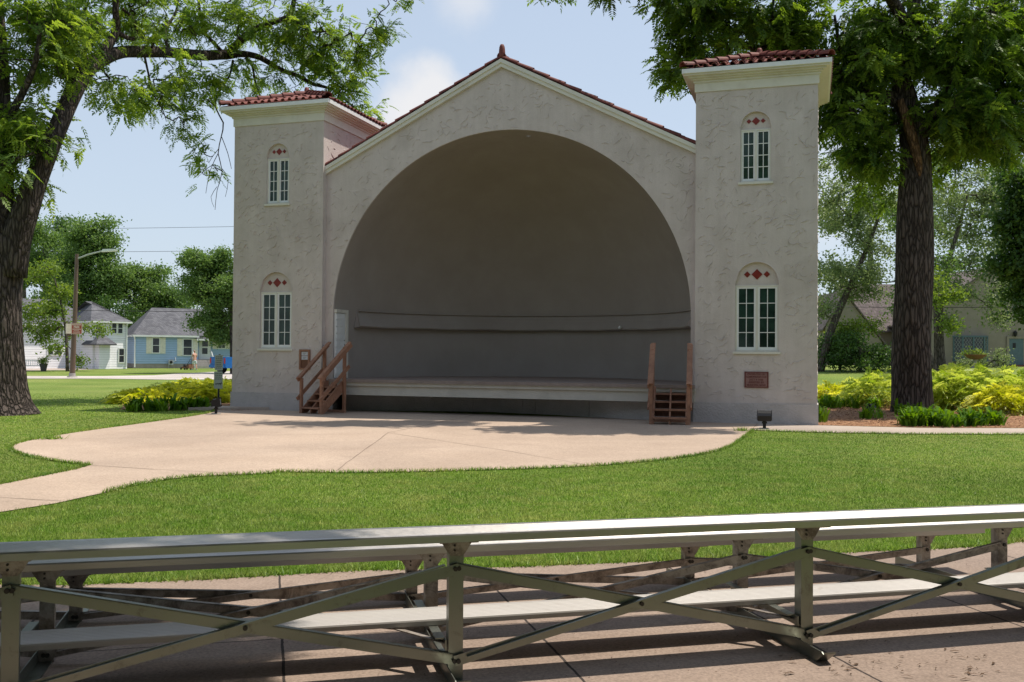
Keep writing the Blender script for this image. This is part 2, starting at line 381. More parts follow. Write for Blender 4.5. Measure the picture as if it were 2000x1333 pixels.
def npmesh(name, V, k, tint=None, faces=None):
    """V (n*k,3) verts, faces of k verts each (or explicit face array)"""
    V = np.ascontiguousarray(V.reshape(-1, 3), np.float32); me = bpy.data.meshes.new(name)
    me.vertices.add(len(V)); me.vertices.foreach_set('co', V.ravel())
    F = np.arange(len(V), dtype=np.int32) if faces is None else np.ascontiguousarray(faces, np.int32).ravel()
    nf = len(F)//k
    me.loops.add(len(F)); me.loops.foreach_set('vertex_index', F)
    me.polygons.add(nf); me.polygons.foreach_set('loop_start', np.arange(nf, dtype=np.int32)*k); me.polygons.foreach_set('loop_total', np.full(nf, k, np.int32))
    if tint is not None:
        a = me.attributes.new('tint', 'FLOAT', 'POINT'); a.data.foreach_set('value', np.ascontiguousarray(tint, np.float32).ravel())
    me.update(calc_edges=True); return me
def nrm(a): return a/(np.linalg.norm(a, axis=-1, keepdims=True)+1e-9)
def text_mb(txt, size, w=None, bold=.0):
    cu = bpy.data.curves.new('lettering', 'FONT'); cu.body = txt; cu.size = size; cu.align_x = 'CENTER'; cu.align_y = 'CENTER'; cu.extrude = .002; cu.offset = bold
    o = bpy.data.objects.new('lettering', cu); C.objects.link(o); bpy.context.view_layer.update()
    me = bpy.data.meshes.new_from_object(o.evaluated_get(bpy.context.evaluated_depsgraph_get()))
    bpy.data.objects.remove(o); bpy.data.curves.remove(cu)
    vs = np.array([v.co[:] for v in me.vertices]); fs = [tuple(p.vertices) for p in me.polygons]
    if w and len(vs):
        span = vs[:, 0].max()-vs[:, 0].min()
        vs[:, 0] *= w/span
    bpy.data.meshes.remove(me); return vs, fs
def add_text(mb, txt, size, o, ax, ay, w=None, bold=0.):
    vs, fs = text_mb(txt, size, w, bold); n = len(mb.v); o, ax, ay = map(lambda q: np.array(q, float), (o, ax, ay)); az = np.cross(ax, ay)
    mb.v += [tuple(o+ax*p[0]+ay*p[1]+az*p[2]) for p in vs]; mb.f += [tuple(n+i for i in f) for f in fs]

# ------------------------------------------------------------------ foliage helpers
UP = np.array([0, 0, 1.])
def compound(P, D, L, pairs, lw, ll, rs, droop=.35, hang=.35, tjit=.25, tint0=None):
    """pinnate leaves: returns quads (n, 2*pairs+1, 4, 3) and tint"""
    n = len(P); D = nrm(D); side = nrm(np.cross(D, nrm(rs.randn(n, 3)*.5+UP))); N = np.cross(side, D)
    ts = np.linspace(.22, .97, pairs); out = []
    for t in ts:
        pos = P+D*(L*t)[:, None]-UP*(droop*L*t*t)[:, None]
        sc = (math.sin(PI*min(1, (t*.8+.12)))*.55+.5)
        for sg in (-1, 1):
            ax = nrm(side*sg+D*.45-UP*hang+rs.randn(n, 3)*.12)
            l = (ll*sc*(.85+.3*rs.rand(n)))[:, None]; w = nrm(np.cross(ax, N))*(lw*sc/2)
            out.append(np.stack([pos, pos+ax*l*.45+w, pos+ax*l, pos+ax*l*.45-w], 1))
    pos = P+D*L[:, None]-UP*(droop*L)[:, None]; ax = nrm(D-UP*(hang+droop)); w = nrm(np.cross(ax, N))*(lw/2)
    out.append(np.stack([pos, pos+ax*ll*.45+w, pos+ax*ll, pos+ax*ll*.45-w], 1))
    Q = np.stack(out, 1); tint = np.clip((rs.rand(n, 1)*.75 if tint0 is None else tint0[:, None]*.8+rs.rand(n, 1)*.2-.1)+rs.rand(n, Q.shape[1])*tjit, 0, 1)
    return Q.reshape(-1, 3), np.repeat(tint.ravel(), 4)
def simple_leaves(P, size, rs, upb=.5, asp=.6, tint0=None):
    n = len(P); N = nrm(rs.randn(n, 3)+UP*upb); a = nrm(np.cross(N, rs.randn(n, 3))); b = np.cross(N, a)
    s = (size*(.6+.8*rs.rand(n)))[:, None]
    Q = np.stack([P-a*s*.5, P+b*s*asp*.5, P+a*s*.5, P-b*s*asp*.5], 1)
    t = np.clip((tint0 if tint0 is not None else rs.rand(n)*.6)+rs.rand(n)*.4, 0, 1)
    return Q.reshape(-1, 3), np.repeat(t, 4)
def seg_mesh(A, B, ra, rb, k=4):
    D = nrm(B-A); X = nrm(np.cross(D, np.array([.31, .17, .93]))); Y = np.cross(D, X); n = len(A)
    ang = np.arange(k)*2*PI/k
    ring = np.cos(ang)[None, :, None]*X[:, None, :]+np.sin(ang)[None, :, None]*Y[:, None, :]
    V = np.concatenate([A[:, None]+ring*ra[:, None, None], B[:, None]+ring*rb[:, None, None]], 1).reshape(-1, 3)
    f = np.array([[i, (i+1) % k, k+(i+1) % k, k+i] for i in range(k)])
    F = (np.arange(n)[:, None, None]*2*k+f[None]).reshape(-1)
    return V, F
def grow(seeds, att, rs, rtip=.006, rpow=.42, jit=.12, rmax=.12):
    """connect attractor points to the nearest node already in the tree; returns twig segments and parent directions"""
    nodes = np.array(seeds, float); ns = len(nodes)
    d = np.min(np.linalg.norm(att[:, None]-nodes[None], axis=2), 1); att = att[np.argsort(d)]
    allp = np.vstack([nodes, att]); par = np.full(len(allp), -1); cnt = np.zeros(len(allp))
    for i in range(ns, len(allp)):
        dd = np.linalg.norm(allp[:i]-allp[i], axis=1); dd[:ns] *= .92
        par[i] = np.argmin(dd)
    for i in range(len(allp)-1, ns-1, -1):
        cnt[i] += 1; cnt[par[i]] += cnt[i]
    idx = np.arange(ns, len(allp)); A = allp[par[idx]]; B = allp[idx]
    mid = (A+B)/2+rs.randn(len(A), 3)*(np.linalg.norm(B-A, axis=1)*jit)[:, None]
    rB = np.minimum(rtip*cnt[idx]**rpow, rmax); rA = np.minimum(rtip*(cnt[idx]+.6)**rpow, rmax)
    V1, F1 = seg_mesh(A, mid, rA, (rA+rB)/2); V2, F2 = seg_mesh(mid, B, (rA+rB)/2, rB)
    V = np.vstack([V1, V2]); F = np.concatenate([F1, F2+len(V1)])
    return V, F, B, nrm(B-A)
def blob_points(blobs, rs, clump=11, sig=.25):
    """points gathered in sprays inside each blob, so gaps stay between the sprays"""
    P = []
    for (c, r, n) in blobs:
        k = max(1, n//clump); q = nrm(rs.randn(k, 3))*(rs.rand(k, 1)**.42); cen = np.array(c)+q*np.array(r)
        P.append(cen[rs.randint(0, k, n)]+rs.randn(n, 3)*sig*np.array([1, 1, .8])*min(1, min(r)/.3))
    return np.vstack(P)
def dens(pts, rad, step=.25):
    P = [np.array(p, float) for p in pts]; out = []; rr = []
    for i in range(len(P)-1):
        p0 = P[max(i-1, 0)]; p1 = P[i]; p2 = P[i+1]; p3 = P[min(i+2, len(P)-1)]
        k = max(2, int(np.linalg.norm(p2-p1)/step))
        for j in range(k):
            t = j/k
            out.append(.5*((2*p1)+(-p0+p2)*t+(2*p0-5*p1+4*p2-p3)*t*t+(-p0+3*p1-3*p2+p3)*t**3)); rr.append(rad[i]*(1-t)+rad[i+1]*t)
    out.append(P[-1]); rr.append(rad[-1]); return out, rr
# ================================================================== SETTING
def terrain(x, y):
    x = np.asarray(x, float); y = np.asarray(y, float)
    s = lambda t: np.clip(t, 0, 1)**2*(3-2*np.clip(t, 0, 1))
    return .95*s((y-33)/44.)*s((x-4)/14.)
def ground_mesh():
    xs = np.concatenate([np.linspace(-900, -90, 10), np.linspace(-80, 90, 69), np.linspace(100, 900, 10)])
    ys = np.concatenate([np.linspace(-60, 0, 7), np.linspace(2.5, 120, 60), np.linspace(135, 1500, 14)])
    X, Y = np.meshgrid(xs, ys); V = np.stack([X, Y, terrain(X, Y)], -1).reshape(-1, 3)
    nx = len(xs); F = [[j*nx+i, j*nx+i+1, (j+1)*nx+i+1, (j+1)*nx+i] for j in range(len(ys)-1) for i in range(nx-1)]
    me = npmesh('lawn', V, 4, faces=np.array(F)); o = link('lawn', me, 'lawn', smooth=True); tag(o, kind='structure')
ground_mesh()
def sheet(name, poly, z, m, kind='structure', thick=None):
    mb = MB(); n = len(poly); mb.v = [(float(p[0]), float(p[1]), z) for p in poly]; mb.f = [tuple(range(n))]
    if thick:
        mb.v += [(float(p[0]), float(p[1]), z-thick) for p in poly]
        for i in range(n): j = (i+1) % n; mb.f.append((i, n+i, n+j, j))
    o = mb.build(name, m); 
    me = o.data
    if len(me.polygons) and me.polygons[0].normal.z < 0: me.flip_normals()
    return tag(o, kind=kind)
def smooth_poly(p, it=2):
    for _ in range(it):
        q = []
        for a, b in zip(p[:-1], p[1:]):
            a, b = np.array(a, float), np.array(b, float); q += [a*.75+b*.25, a*.25+b*.75]
        p = [np.array(p[0], float)]+q+[np.array(p[-1], float)]
    return p
plazaW = smooth_poly([(-8.75, 28.2), (-8.21, 26.15), (-8.56, 22.79), (-9.02, 19.79), (-9.07, 17.81), (-8.75, 16.5), (-7.92, 15.39), (-6.92, 14.51), (-6.22, 14.09)])
plazaF = smooth_poly([(-4.85, 11.33), (-4.71, 12.23), (-4.35, 12.91), (-3.6, 13.15), (-3.3, 13.35)])
plazaE = smooth_poly([(-3.28, 13.48), (-2.14, 13.4), (-.73, 13.75), (.77, 14.2), (2.02, 14.95), (3., 15.91), (3.7, 16.9), (4.14, 17.84), (4.84, 19.76), (5.45, 21.52)])
tail = [(-6.21, 13.47), (-6.42, 11.99), (-6.75, 9.9), (-5.42, 9.75), (-5.03, 10.55)]
pw = plazaW+[np.array(p) for p in tail]+plazaF+plazaE+[np.array([6.0, 21.85]), np.array([6.3, 23.7]), uv(13, .6)[:2], uv(3, .8)[:2]]
PLAZA = np.array([p[:2] for p in pw]); sheet('plaza', PLAZA, .012, 'plaza')
SIDE = np.array([(5.5, 21.6), (6.0, 21.30), (6.81, 21.08), (8.93, 20.80), (11.26, 20.94), (16, 21.2), (24, 21.6), (24, 23.5), (16, 22.9), (12.23, 22.74), (9.69, 22.6), (7.6, 23.15), (6.2, 23.75)])
sheet('sidewalk', SIDE, .016, 'slab')
sheet('path_dark_strip', [(-6.75, 9.9), (-7.1, 8.6), (-5.6, 8.5), (-5.42, 9.75)], .010, 'dark_band')  # darker strip across the end of the path
edge = [(-9, 8.0), (-4.2, 7.72), (-1.87, 7.58), (-1.42, 7.44), (-.44, 7.40), (.69, 7.45), (1.87, 7.32), (3.16, 7.26), (4.06, 7.24), (5.0, 7.24), (5.6, 7.2), (6.1, 7.22), (6.74, 7.32), (9, 7.7), (14, 8.2)]
near = [(14, 3.4), (-9, 3.4)]
PAD = np.array([(a*UB+b*VB)[:2] for a, b in edge+near]); sheet('seating_pavement', PAD, .014, 'pad')
slabp = [uv(-.75, -.25), uv(-.7, -1.1), uv(.5, -.55), uv(1.3, -.06), uv(0, .1)]
sheet('corner_slab', [p[:2] for p in slabp], .09, 'slab', thick=.12)
# plaza joints: thin filled lines cast into the concrete
J = MB()
def joint(a, b, w=.018, z=.0165):
    a = np.array(a, float); b = np.array(b, float); d = nrm(b-a); n = np.array([-d[1], d[0]]); k = max(2, int(np.linalg.norm(b-a)/.5))
    rs = np.random.RandomState(int(abs(a[0]*100)) % 997); pr = None
    for i in range(k+1):
        p = a+(b-a)*i/k+n*rs.uniform(-.015, .015); ww = w*rs.uniform(.4, 1.)
        cur = (p+n*ww/2, p-n*ww/2)
        if pr is not None: J.quad((*pr[0], z), (*pr[1], z), (*cur[1], z), (*cur[0], z))
        pr = cur
g2 = lambda x, y: gnd(x, y)[:2]
for a, b in [((957, 806), (758, 847)), ((758, 847), (1000, 884)), ((1000, 884), (1170, 914)), ((60, 861), (420, 853)), ((420, 853), (720, 849)), ((758, 847), (655, 922)),
             ((178, 911), (300, 919)), ((300, 919), (500, 929)), ((0, 974), (120, 981)), ((1480, 829), (1468, 842))]:
    joint(g2(*a), g2(*b))
tag(J.build('expansion_joint', 'joint'), kind='structure')
# mulch bed under the right tree, and the left bed
mul = [(7.5, 23.2), (9.69, 22.65), (12.23, 22.8), (16, 22.95), (24, 23.55), (26, 30), (22, 34), (14, 38.5), (11.0, 38), (9.2, 33), (8.2, 27)]
sheet('mulch_bed', mul, .02, 'mulch')
sheet('planting_bed', [(-11.3, 27.6), (-10.4, 27.0), (-9.2, 27.8), (-8.5, 28.6), (-7.4, 31), (-9, 34), (-11.5, 33), (-12, 29.5)], .02, 'mulch')
# pale street and driveway on the far left
road = [at(-200, 735, 60), ]
rp = [gnd(-300, 735), gnd(200, 735.5), gnd(300, 734), gnd(350, 730.5), gnd(440, 726), gnd(520, 724), gnd(640, 730), gnd(440, 742), gnd(330, 742.5), gnd(200, 740.5), gnd(-300, 740)]
sheet('street', [p[:2] for p in rp], .02, 'road')
sheet('house_apron', [gnd(0, 721)[:2], gnd(165, 719)[:2], gnd(220, 716)[:2], gnd(240, 719.5)[:2], gnd(150, 723.5)[:2], gnd(0, 725)[:2]], .02, 'slab')
sheet('flower_strip', [gnd(258, 715.5)[:2], gnd(400, 715.5)[:2], gnd(396, 720)[:2], gnd(330, 718.6)[:2], gnd(252, 718.8)[:2]], .02, 'mulch')

def chips():
    rs = np.random.RandomState(55); V = []; 
    P = np.concatenate([np.stack([rs.uniform(7.4, 20, 9000), rs.uniform(22.7, 34, 9000)], 1), np.stack([rs.uniform(-12, -7.5, 900), rs.uniform(27, 30, 900)], 1)])
    ok_ = inpoly(P, np.array(mul)) | (P[:, 0] < 0); P = P[ok_]; n = len(P); an = rs.rand(n)*2*PI; L = rs.uniform(.025, .08, n); w = rs.uniform(.008, .022, n); d = np.stack([np.cos(an), np.sin(an), rs.normal(0, .3, n)], 1); s = np.stack([-np.sin(an), np.cos(an), rs.normal(0, .35, n)], 1)
    c = np.concatenate([P, rs.uniform(.028, .05, n)[:, None]], 1); V = np.stack([c-d*L[:, None]/2-s*w[:, None]/2, c+d*L[:, None]/2-s*w[:, None]/2, c+d*L[:, None]/2+s*w[:, None]/2, c-d*L[:, None]/2+s*w[:, None]/2], 1)
    tag(link('wood_chips', npmesh('wood_chips', V, 4, np.repeat(rs.rand(n), 4)), 'chips'), 'loose orange brown wood chips covering the planting beds', 'wood chips', kind='stuff')
def inpoly(P, poly):
    x, y = P[:, 0], P[:, 1]; r = np.zeros(len(P), bool); j = len(poly)-1
    for i in range(len(poly)):
        xi, yi = poly[i]; xj, yj = poly[j]
        c = ((yi > y) != (yj > y)) & (x < (xj-xi)*(y-yi)/(yj-yi+1e-12)+xi); r ^= c; j = i
    return r
chips()
def grass():
    rs = np.random.RandomState(3); VS = []; TS = []
    for (y0, y1, dens_, w, h, fa, fb) in [(6.2, 11., 8200, .0042, .034, 0, 3.), (8., 17, 3600, .0065, .030, 3., 5.), (12, 29, 1250, .010, .027, 5., 8.), (21, 38, 300, .02, .028, 8., 8.)]:
        wx = y1*.56+1.2; n = int(dens_*(y1-y0)*2*wx)
        P = np.stack([rs.uniform(-wx, wx, n), rs.uniform(y0, y1, n)], 1)
        keep = np.ones(n)
        if fa: keep = np.minimum(keep, (P[:, 1]-y0)/fa)
        keep = np.minimum(keep, (y1-P[:, 1])/fb)
        k = (np.abs(P[:, 0]) < P[:, 1]*.56+1.0) & (rs.rand(n) < keep)
        P = P[k]
        # ragged margins: jitter the test point
        T = P+rs.randn(len(P), 2)*.022
        bad = inpoly(T, PLAZA) | inpoly(T, PAD) | inpoly(T, SIDE) | inpoly(P, mul)
        L = P-O_[:2]; lu = L@UU[:2]; lv = L@VV[:2]; bad |= (lu > -.05) & (lu < 16.55) & (lv > -.3)
        P = P[~bad]; n = len(P)
        hh = h*(.45+.75*rs.rand(n)); ang = rs.rand(n)*2*PI; ww = w*(.6+.7*rs.rand(n))
        lean = rs.randn(n, 2)*.45
        b = np.concatenate([P, terrain(P[:, 0], P[:, 1])[:, None]], 1)
        dx = np.stack([np.cos(ang), np.sin(ang), 0*ang], 1)*ww[:, None]/2
        tip = b+np.concatenate([lean*hh[:, None], hh[:, None]], 1)
        VS.append(np.stack([b-dx, b+dx, tip], 1).reshape(-1, 3)); TS.append(np.repeat(rs.rand(n), 3))
    me = npmesh('grass', np.vstack(VS), 3, np.concatenate(TS)); tag(link('grass', me, 'blade'), 'short green mown grass between the plaza and the bleachers', 'grass', kind='stuff')
grass()
def overgrowth():
    """long blades flopping over the paved edges"""
    rs = np.random.RandomState(9); V = []; T = []
    lines = [np.array([(a*UB+b*VB)[:2] for a, b in edge]), np.array([p[:2] for p in plazaW]), np.array([p[:2] for p in plazaF+plazaE]), SIDE[:6], np.array([(-6.22, 14.09), (-6.21, 13.47), (-6.42, 11.99), (-6.75, 9.9)])]
    for ln in lines:
        for a, b in zip(ln[:-1], ln[1:]):
            d = np.linalg.norm(b-a); n = int(d*260); t = rs.rand(n, 1)
            p = a+(b-a)*t+rs.randn(n, 2)*.02; nn = np.array([-(b-a)[1], (b-a)[0]])/(d+1e-9)
            h = .025+.04*rs.rand(n); lean = rs.randn(n, 2)*.7
            base = np.concatenate([p, np.full((n, 1), .012)], 1); an = rs.rand(n)*6.28; w = .0045+.003*rs.rand(n)
            dx = np.stack([np.cos(an), np.sin(an), 0*an], 1)*w[:, None]; tip = base+np.concatenate([lean*h[:, None], h[:, None]], 1)
            V.append(np.stack([base-dx, base+dx, tip], 1).reshape(-1, 3)); T.append(np.repeat(rs.rand(n)*.9, 3))
    for (x, y, n, r) in [(103, 859, 160, .12), (66, 860, 60, .06), (1450, 843, 120, .08), (978, 802, 0, .1)]:
        c = gnd(x, y); p = c[:2]+rs.randn(n, 2)*np.array([r*1.6, r])*.6; h = .05+.07*rs.rand(n); lean = rs.randn(n, 2)*.6
        base = np.concatenate([p, np.full((n, 1), .012)], 1); an = rs.rand(n)*6.28; dx = np.stack([np.cos(an), np.sin(an), 0*an], 1)*.007
        tip = base+np.concatenate([lean*h[:, None], h[:, None]], 1); V.append(np.stack([base-dx, base+dx, tip], 1).reshape(-1, 3)); T.append(np.repeat(rs.rand(n), 3))
    me = npmesh('edge_grass', np.vstack(V), 3, np.concatenate(T)); tag(link('edge_grass', me, 'blade'), 'ragged longer grass along the paving edges', 'grass', kind='stuff')
overgrowth()

# ================================================================== BANDSHELL
BS = thing('bandshell', 'pale stucco bandshell with arched stage, red tile roof and two towers', 'bandshell', O_, -TH)
W, Gp, Hc = 2.955, 13.526, 8.37
CX, CZ, RR, VF = 8.30, 2.70, 5.10, .20
def trowel(mb, u0, u1, z0, z1, n, v, rs, ok=lambda u, z: True, ax='u'):
    """short curved trowel ridges standing 5-8 mm proud of the plaster"""
    for _ in range(n):
        u, z = rs.uniform(u0, u1), rs.uniform(z0, z1)
        if not ok(u, z): continue
        L = rs.uniform(.07, .30); th = rs.choice([rs.uniform(-.5, .5), rs.uniform(-1.3, 1.3), rs.uniform(.6, 1.2)]); cur = rs.uniform(-2.6, 2.6); k = 5; w = rs.uniform(.009, .018); h = rs.uniform(.008, .019)
        p = np.array([u, z]); rows = []
        for i in range(k+1):
            t = th+cur*(i/k-.5); d = np.array([math.cos(t), math.sin(t)]); nn = np.array([-d[1], d[0]])
            ww = w*math.sin(PI*(i+.35)/(k+.7)); rows.append((p+nn*ww, p, p-nn*ww*.5, h*math.sin(PI*(i+.35)/(k+.7)))); p = p+d*L/k
        f = (lambda q, d: (q[0], v-d, q[1])) if ax == 'u' else (lambda q, d: (v+d, q[0], q[1]))
        for a, b in zip(rows[:-1], rows[1:]):
            if not ok(*a[1]) or not ok(*b[1]): continue
            mb.quad(f(a[0], -.001), f(b[0], -.001), f(b[1], b[3]), f(a[1], a[3])); mb.quad(f(a[1], a[3]), f(b[1], b[3]), f(b[2], -.001), f(a[2], -.001))
# --- gable facade with the arch
UL, UR, ZG, ZA = W, Gp, 6.93, 9.60
UM = (UL+UR)/2+.03
def ztop(u): return ZG+(ZA-ZG)*(1-abs(u-UM)/((UR-UL)/2))
def zarch(u):
    d = RR*RR-(u-CX)**2; return CZ+math.sqrt(max(d, 0))
fm = MB()
us = [CX-RR*math.cos(PI*i/96) for i in range(97)]
us = sorted(us+[UM])
for a, b in zip(us[:-1], us[1:]):
    fm.quad((a, VF, zarch(a)), (b, VF, zarch(b)), (b, VF, ztop(b)), (a, VF, ztop(a)))
    fm.quad((a, VF, zarch(a)), (a, VF+.06, zarch(a)), (b, VF+.06, zarch(b)), (b, VF, zarch(b)))
for a, b in ((UL, CX-RR), (CX+RR, UR)):
    fm.quad((a, VF, 0), (b, VF, 0), (b, VF, CZ), (a, VF, CZ)); fm.quad((a, VF, CZ), (b, VF, CZ), (b, VF, ztop(b)), (a, VF, ztop(a)))
fm.quad((CX-RR, VF, 0), (CX-RR, VF+.06, 0), (CX-RR, VF+.06, CZ), (CX-RR, VF, CZ)); fm.quad((CX+RR, VF+.06, 0), (CX+RR, VF, 0), (CX+RR, VF, CZ), (CX+RR, VF+.06, CZ))
rs = np.random.RandomState(11)
inside = lambda u, z: (z < ztop(u)-.22) and ((u-CX)**2+(max(z, CZ)-CZ)**2 > (RR+.04)**2) and UL+.05 < u < UR-.05 and z > .6
trowel(fm, UL, UR, .6, 9.5, 2100, VF, rs, inside)
fm.build('facade_wall', 'stucco', BS)
# --- shell: barrel + quarter ellipsoid + cylinder wall
sm = MB(); V1, DV = 1.0, 5.05
NP_, NE = 64, 24
def sh(psi, e): return (CX-RR*math.cos(psi)*math.cos(e), V1+DV*math.sin(psi)*math.cos(e), CZ+RR*math.sin(e))
grid = [[sh(PI*i/NP_, PI/2*j/NE) for i in range(NP_+1)] for j in range(NE+1)]
b0 = len(sm.v)
for row in grid: sm.v += row
for j in range(NE):
    for i in range(NP_): q = j*(NP_+1)+i; sm.f.append((b0+q, b0+q+1, b0+q+NP_+2, b0+q+NP_+1))
for i in range(NP_):
    a, b = grid[0][i], grid[0][i+1]; sm.quad((a[0], a[1], .5), (b[0], b[1], .5), b, a)
for k in range(NP_):
    t0, t1 = PI*k/NP_, PI*(k+1)/NP_
    p = lambda t, v: (CX-RR*math.cos(t), v, CZ+RR*math.sin(t))
    sm.quad(p(t0, VF+.06), p(t0, V1), p(t1, V1), p(t1, VF+.06))
for x in (CX-RR, CX+RR): sm.quad((x, VF+.06, .5), (x, V1, .5), (x, V1, CZ), (x, VF+.06, CZ))
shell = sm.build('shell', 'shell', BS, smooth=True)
lm = MB(); prof = [(0, 2.99), (.09, 2.985), (.095, 2.955), (.02, 2.935), (.08, 2.75), (.22, 2.54), (.24, 2.50), (.21, 2.465), (.02, 2.44)]
N0 = 72; P0, P1 = R(5), R(176); rows = []
for i in range(N0+1):
    ps = P0+(P1-P0)*i/N0; b = np.array([CX-RR*math.cos(ps), V1+DV*math.sin(ps)]); nin = nrm(np.array([math.cos(ps)/RR, -math.sin(ps)/DV]))
    wv = .007*math.sin(ps*13)+.004*math.sin(ps*29)
    row = []
    for k, (o, z) in enumerate(prof):
        p2 = ps+(R(2.2) if i == 0 and k < 5 else 0); bb = (CX-RR*math.cos(p2), V1+DV*math.sin(p2)); row.append((bb[0]+nin[0]*o, bb[1]+nin[1]*o, z+(wv if 3 < k < 8 else 0)))
    rows.append(row)
n0 = len(prof)
for r_ in rows: lm.v += r_
for i in range(N0):
    for k in range(n0-1): q = i*n0+k; lm.f.append((q, q+1, q+n0+1, q+n0))
lm.f.append(tuple(range(n0))); lm.f.append(tuple(N0*n0+k for k in reversed(range(n0))))
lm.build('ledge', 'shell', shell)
bulb = MB(); bulb.lathe([(.0, 0), (.05, .01), (.06, .05), (.03, .1), (0, .11)], 12, (10.6, V1+DV*.87-.25, 2.50)); bulb.build('ledge_lamp', 'white', shell, smooth=True)
# --- stage
fl, fr = (CX-RR+.0, -.06), (CX+RR+.16, -.2)
front = lambda u: fl[1]+(fr[1]-fl[1])*(u-fl[0])/(fr[0]-fl[0])
dk = MB(); arc = [(CX-RR*math.cos(PI*i/40), V1+DV*math.sin(PI*i/40)) for i in range(41)]
poly = [fl, fr, (fr[0], VF-.01-.19), (CX+RR, VF)]+[(x, y) for x, y in reversed(arc)]+[(CX-RR, VF)]
poly = [fl, fr, (CX+RR-.0, .1)]+[(x, y) for x, y in reversed(arc)]
dk.prism(poly, (0, 0, .86), (1, 0, 0), (0, 1, 0), (0, 0, .085))
stage = dk.build('stage', 'deck', BS)
def strip(z0, z1, off, uA=0, uB=0):
    mb = MB(); a = np.array([fl[0]+uA, front(fl[0])+off]); b = np.array([fr[0]-uB, front(fr[0])+off])
    return mb.hexa([(a[0], a[1], z0), (b[0], b[1], z0), (b[0], b[1]+.12, z0), (a[0], a[1]+.12, z0), (a[0], a[1], z1), (b[0], b[1], z1), (b[0], b[1]+.12, z1), (a[0], a[1]+.12, z1)])
strip(.765, .86, .05).build('fascia_band', 'fascia', stage); strip(.50, .763, .11, 0, .02).build('fascia_board', 'fascia', stage)
sk = MB(); spts = [(CX-RR, .85), (5.5, 1.55), (7.3, 1.9), (9.7, 1.3), (11.5, .45), (CX+RR+.1, .1)]
for a, b in zip(spts[:-1], spts[1:]): sk.quad((a[0], a[1], -.02), (b[0], b[1], -.02), (b[0], b[1], .86), (a[0], a[1], .86))
for u in (5.2, 6.9, 8.5, 8.9, 10.6):
    k = [i for i in range(5) if spts[i][0] <= u <= spts[i+1][0]][0]; a, b = spts[k], spts[k+1]; vv = a[1]+(b[1]-a[1])*(u-a[0])/(b[0]-a[0]); sk.box(u-.012, u+.012, vv-.02, vv+.01, 0, .5)
sk.build('stage_skirt', 'plinth', stage)
# --- stage door in the left reveal
dr = MB(); xw = CX-RR
dr.box(xw+.012, xw+.05, .27, .86, .97, 2.84); door = dr.build('stage_door', 'white', BS)
sl = MB()
for i in range(9): z = 1.08+i*.198; sl.box(xw+.05, xw+.07, .30, .80, z, z+.155)
sl.build('door_panel', 'white', door)
dh = MB(); dh.box(xw+.05, xw+.075, .775, .815, 1.78, 1.95); dh.tube([(xw+.1, .80, 1.86), (xw+.1, .72, 1.85)], [.012, .012], 8); dh.tube([(xw+.06, .795, 1.86), (xw+.105, .795, 1.86)], [.012, .012], 8); dh.build('door_handle', 'chrome', door); dh = MB(); dh.lathe([(.02, 0), (.02, .03)], 10, (xw+.065, .795, 2.04)); dh.build('lock', 'chrome', door)
df = MB(); df.box(xw+.002, xw+.085, .87, 1.0, .95, 2.95); df.box(xw+.002, xw+.085, .262, .87, 2.85, 2.95); df.build('door_frame', 'trim', door)
# --- gable roof
def tilecol(mb, a, b, r, n, up=(0, 0, 1), taper=.82, k=8, lift=.02):
    """overlapping barrel tiles from low end a to high end b"""
    a, b, up = np.array(a, float), np.array(b, float), np.array(up, float); L = np.linalg.norm(b-a); d = (b-a)/L; side = nrm(np.cross(d, up)); nn = np.cross(side, d)
    st = L/n
    for i in range(n):
        p = a+d*st*i; q = a+d*min(L, st*(i+1)+st*.12); base = len(mb.v)
        for (c, rr, lf) in ((p, r, lift), (q, r*taper, 0)):
            for ri in (1., .78):
                for j in range(k+1):
                    t = PI*j/k; mb.v.append(tuple(c+side*math.cos(t)*rr*ri+nn*(math.sin(t)*rr*ri+lf)))
        m_ = k+1
        for j in range(k):
            mb.f.append((base+j, base+j+1, base+2*m_+j+1, base+2*m_+j)); mb.f.append((base+m_+j+1, base+m_+j, base+3*m_+j, base+3*m_+j+1))
            mb.f.append((base+j+1, base+j, base+m_+j, base+m_+j+1))
rf = MB(); rk = MB(); DB = 6.6
for sg, ue in ((-1, UL), (1, UR)):
    a = np.array([ue, 0, ZG+.16]); b = np.array([UM, 0, ZA+.19])
    for s0 in (VF-.13,):
        pass
    up = nrm(np.array([-(b-a)[2]*np.sign((b-a)[0]), 0, abs((b-a)[0])]))
    rf.hexa([(a[0], VF-.05, a[2]-.05), (b[0], VF-.05, b[2]-.05), (b[0], DB, b[2]-.05), (a[0], DB, a[2]-.05), (a[0], VF-.05, a[2]), (b[0], VF-.05, b[2]), (b[0], DB, b[2]), (a[0], DB, a[2])])
    for k in range(22):
        v = VF+.28+k*.29
        if v < DB: tilecol(rf, (a[0], v, a[2]), (b[0], v, b[2]-.05), .10, 14, up, k=5)
    tilecol(rk, (a[0], VF-.04, a[2]-.03), (b[0], VF-.04, b[2]-.03), .09, 12, up, k=8, lift=.022)
roof = rf.build('main_roof', 'tile', BS); rk.build('rake_tile', 'tile', roof)
rc = MB(); tilecol(rc, (UM, VF-.08, ZA+.17), (UM, DB, ZA+.17), .13, 16, k=8, lift=.02); rc.build('ridge_tile', 'tile', roof)
fn = MB(); fn.lathe([(.10, 0), (.095, .05), (.085, .2), (.075, .29), (.05, .355), (.0, .38)], 14, (UM, VF-.02, ZA+.17)); fn.build('finial', 'tile', roof, smooth=True)
rb = MB()
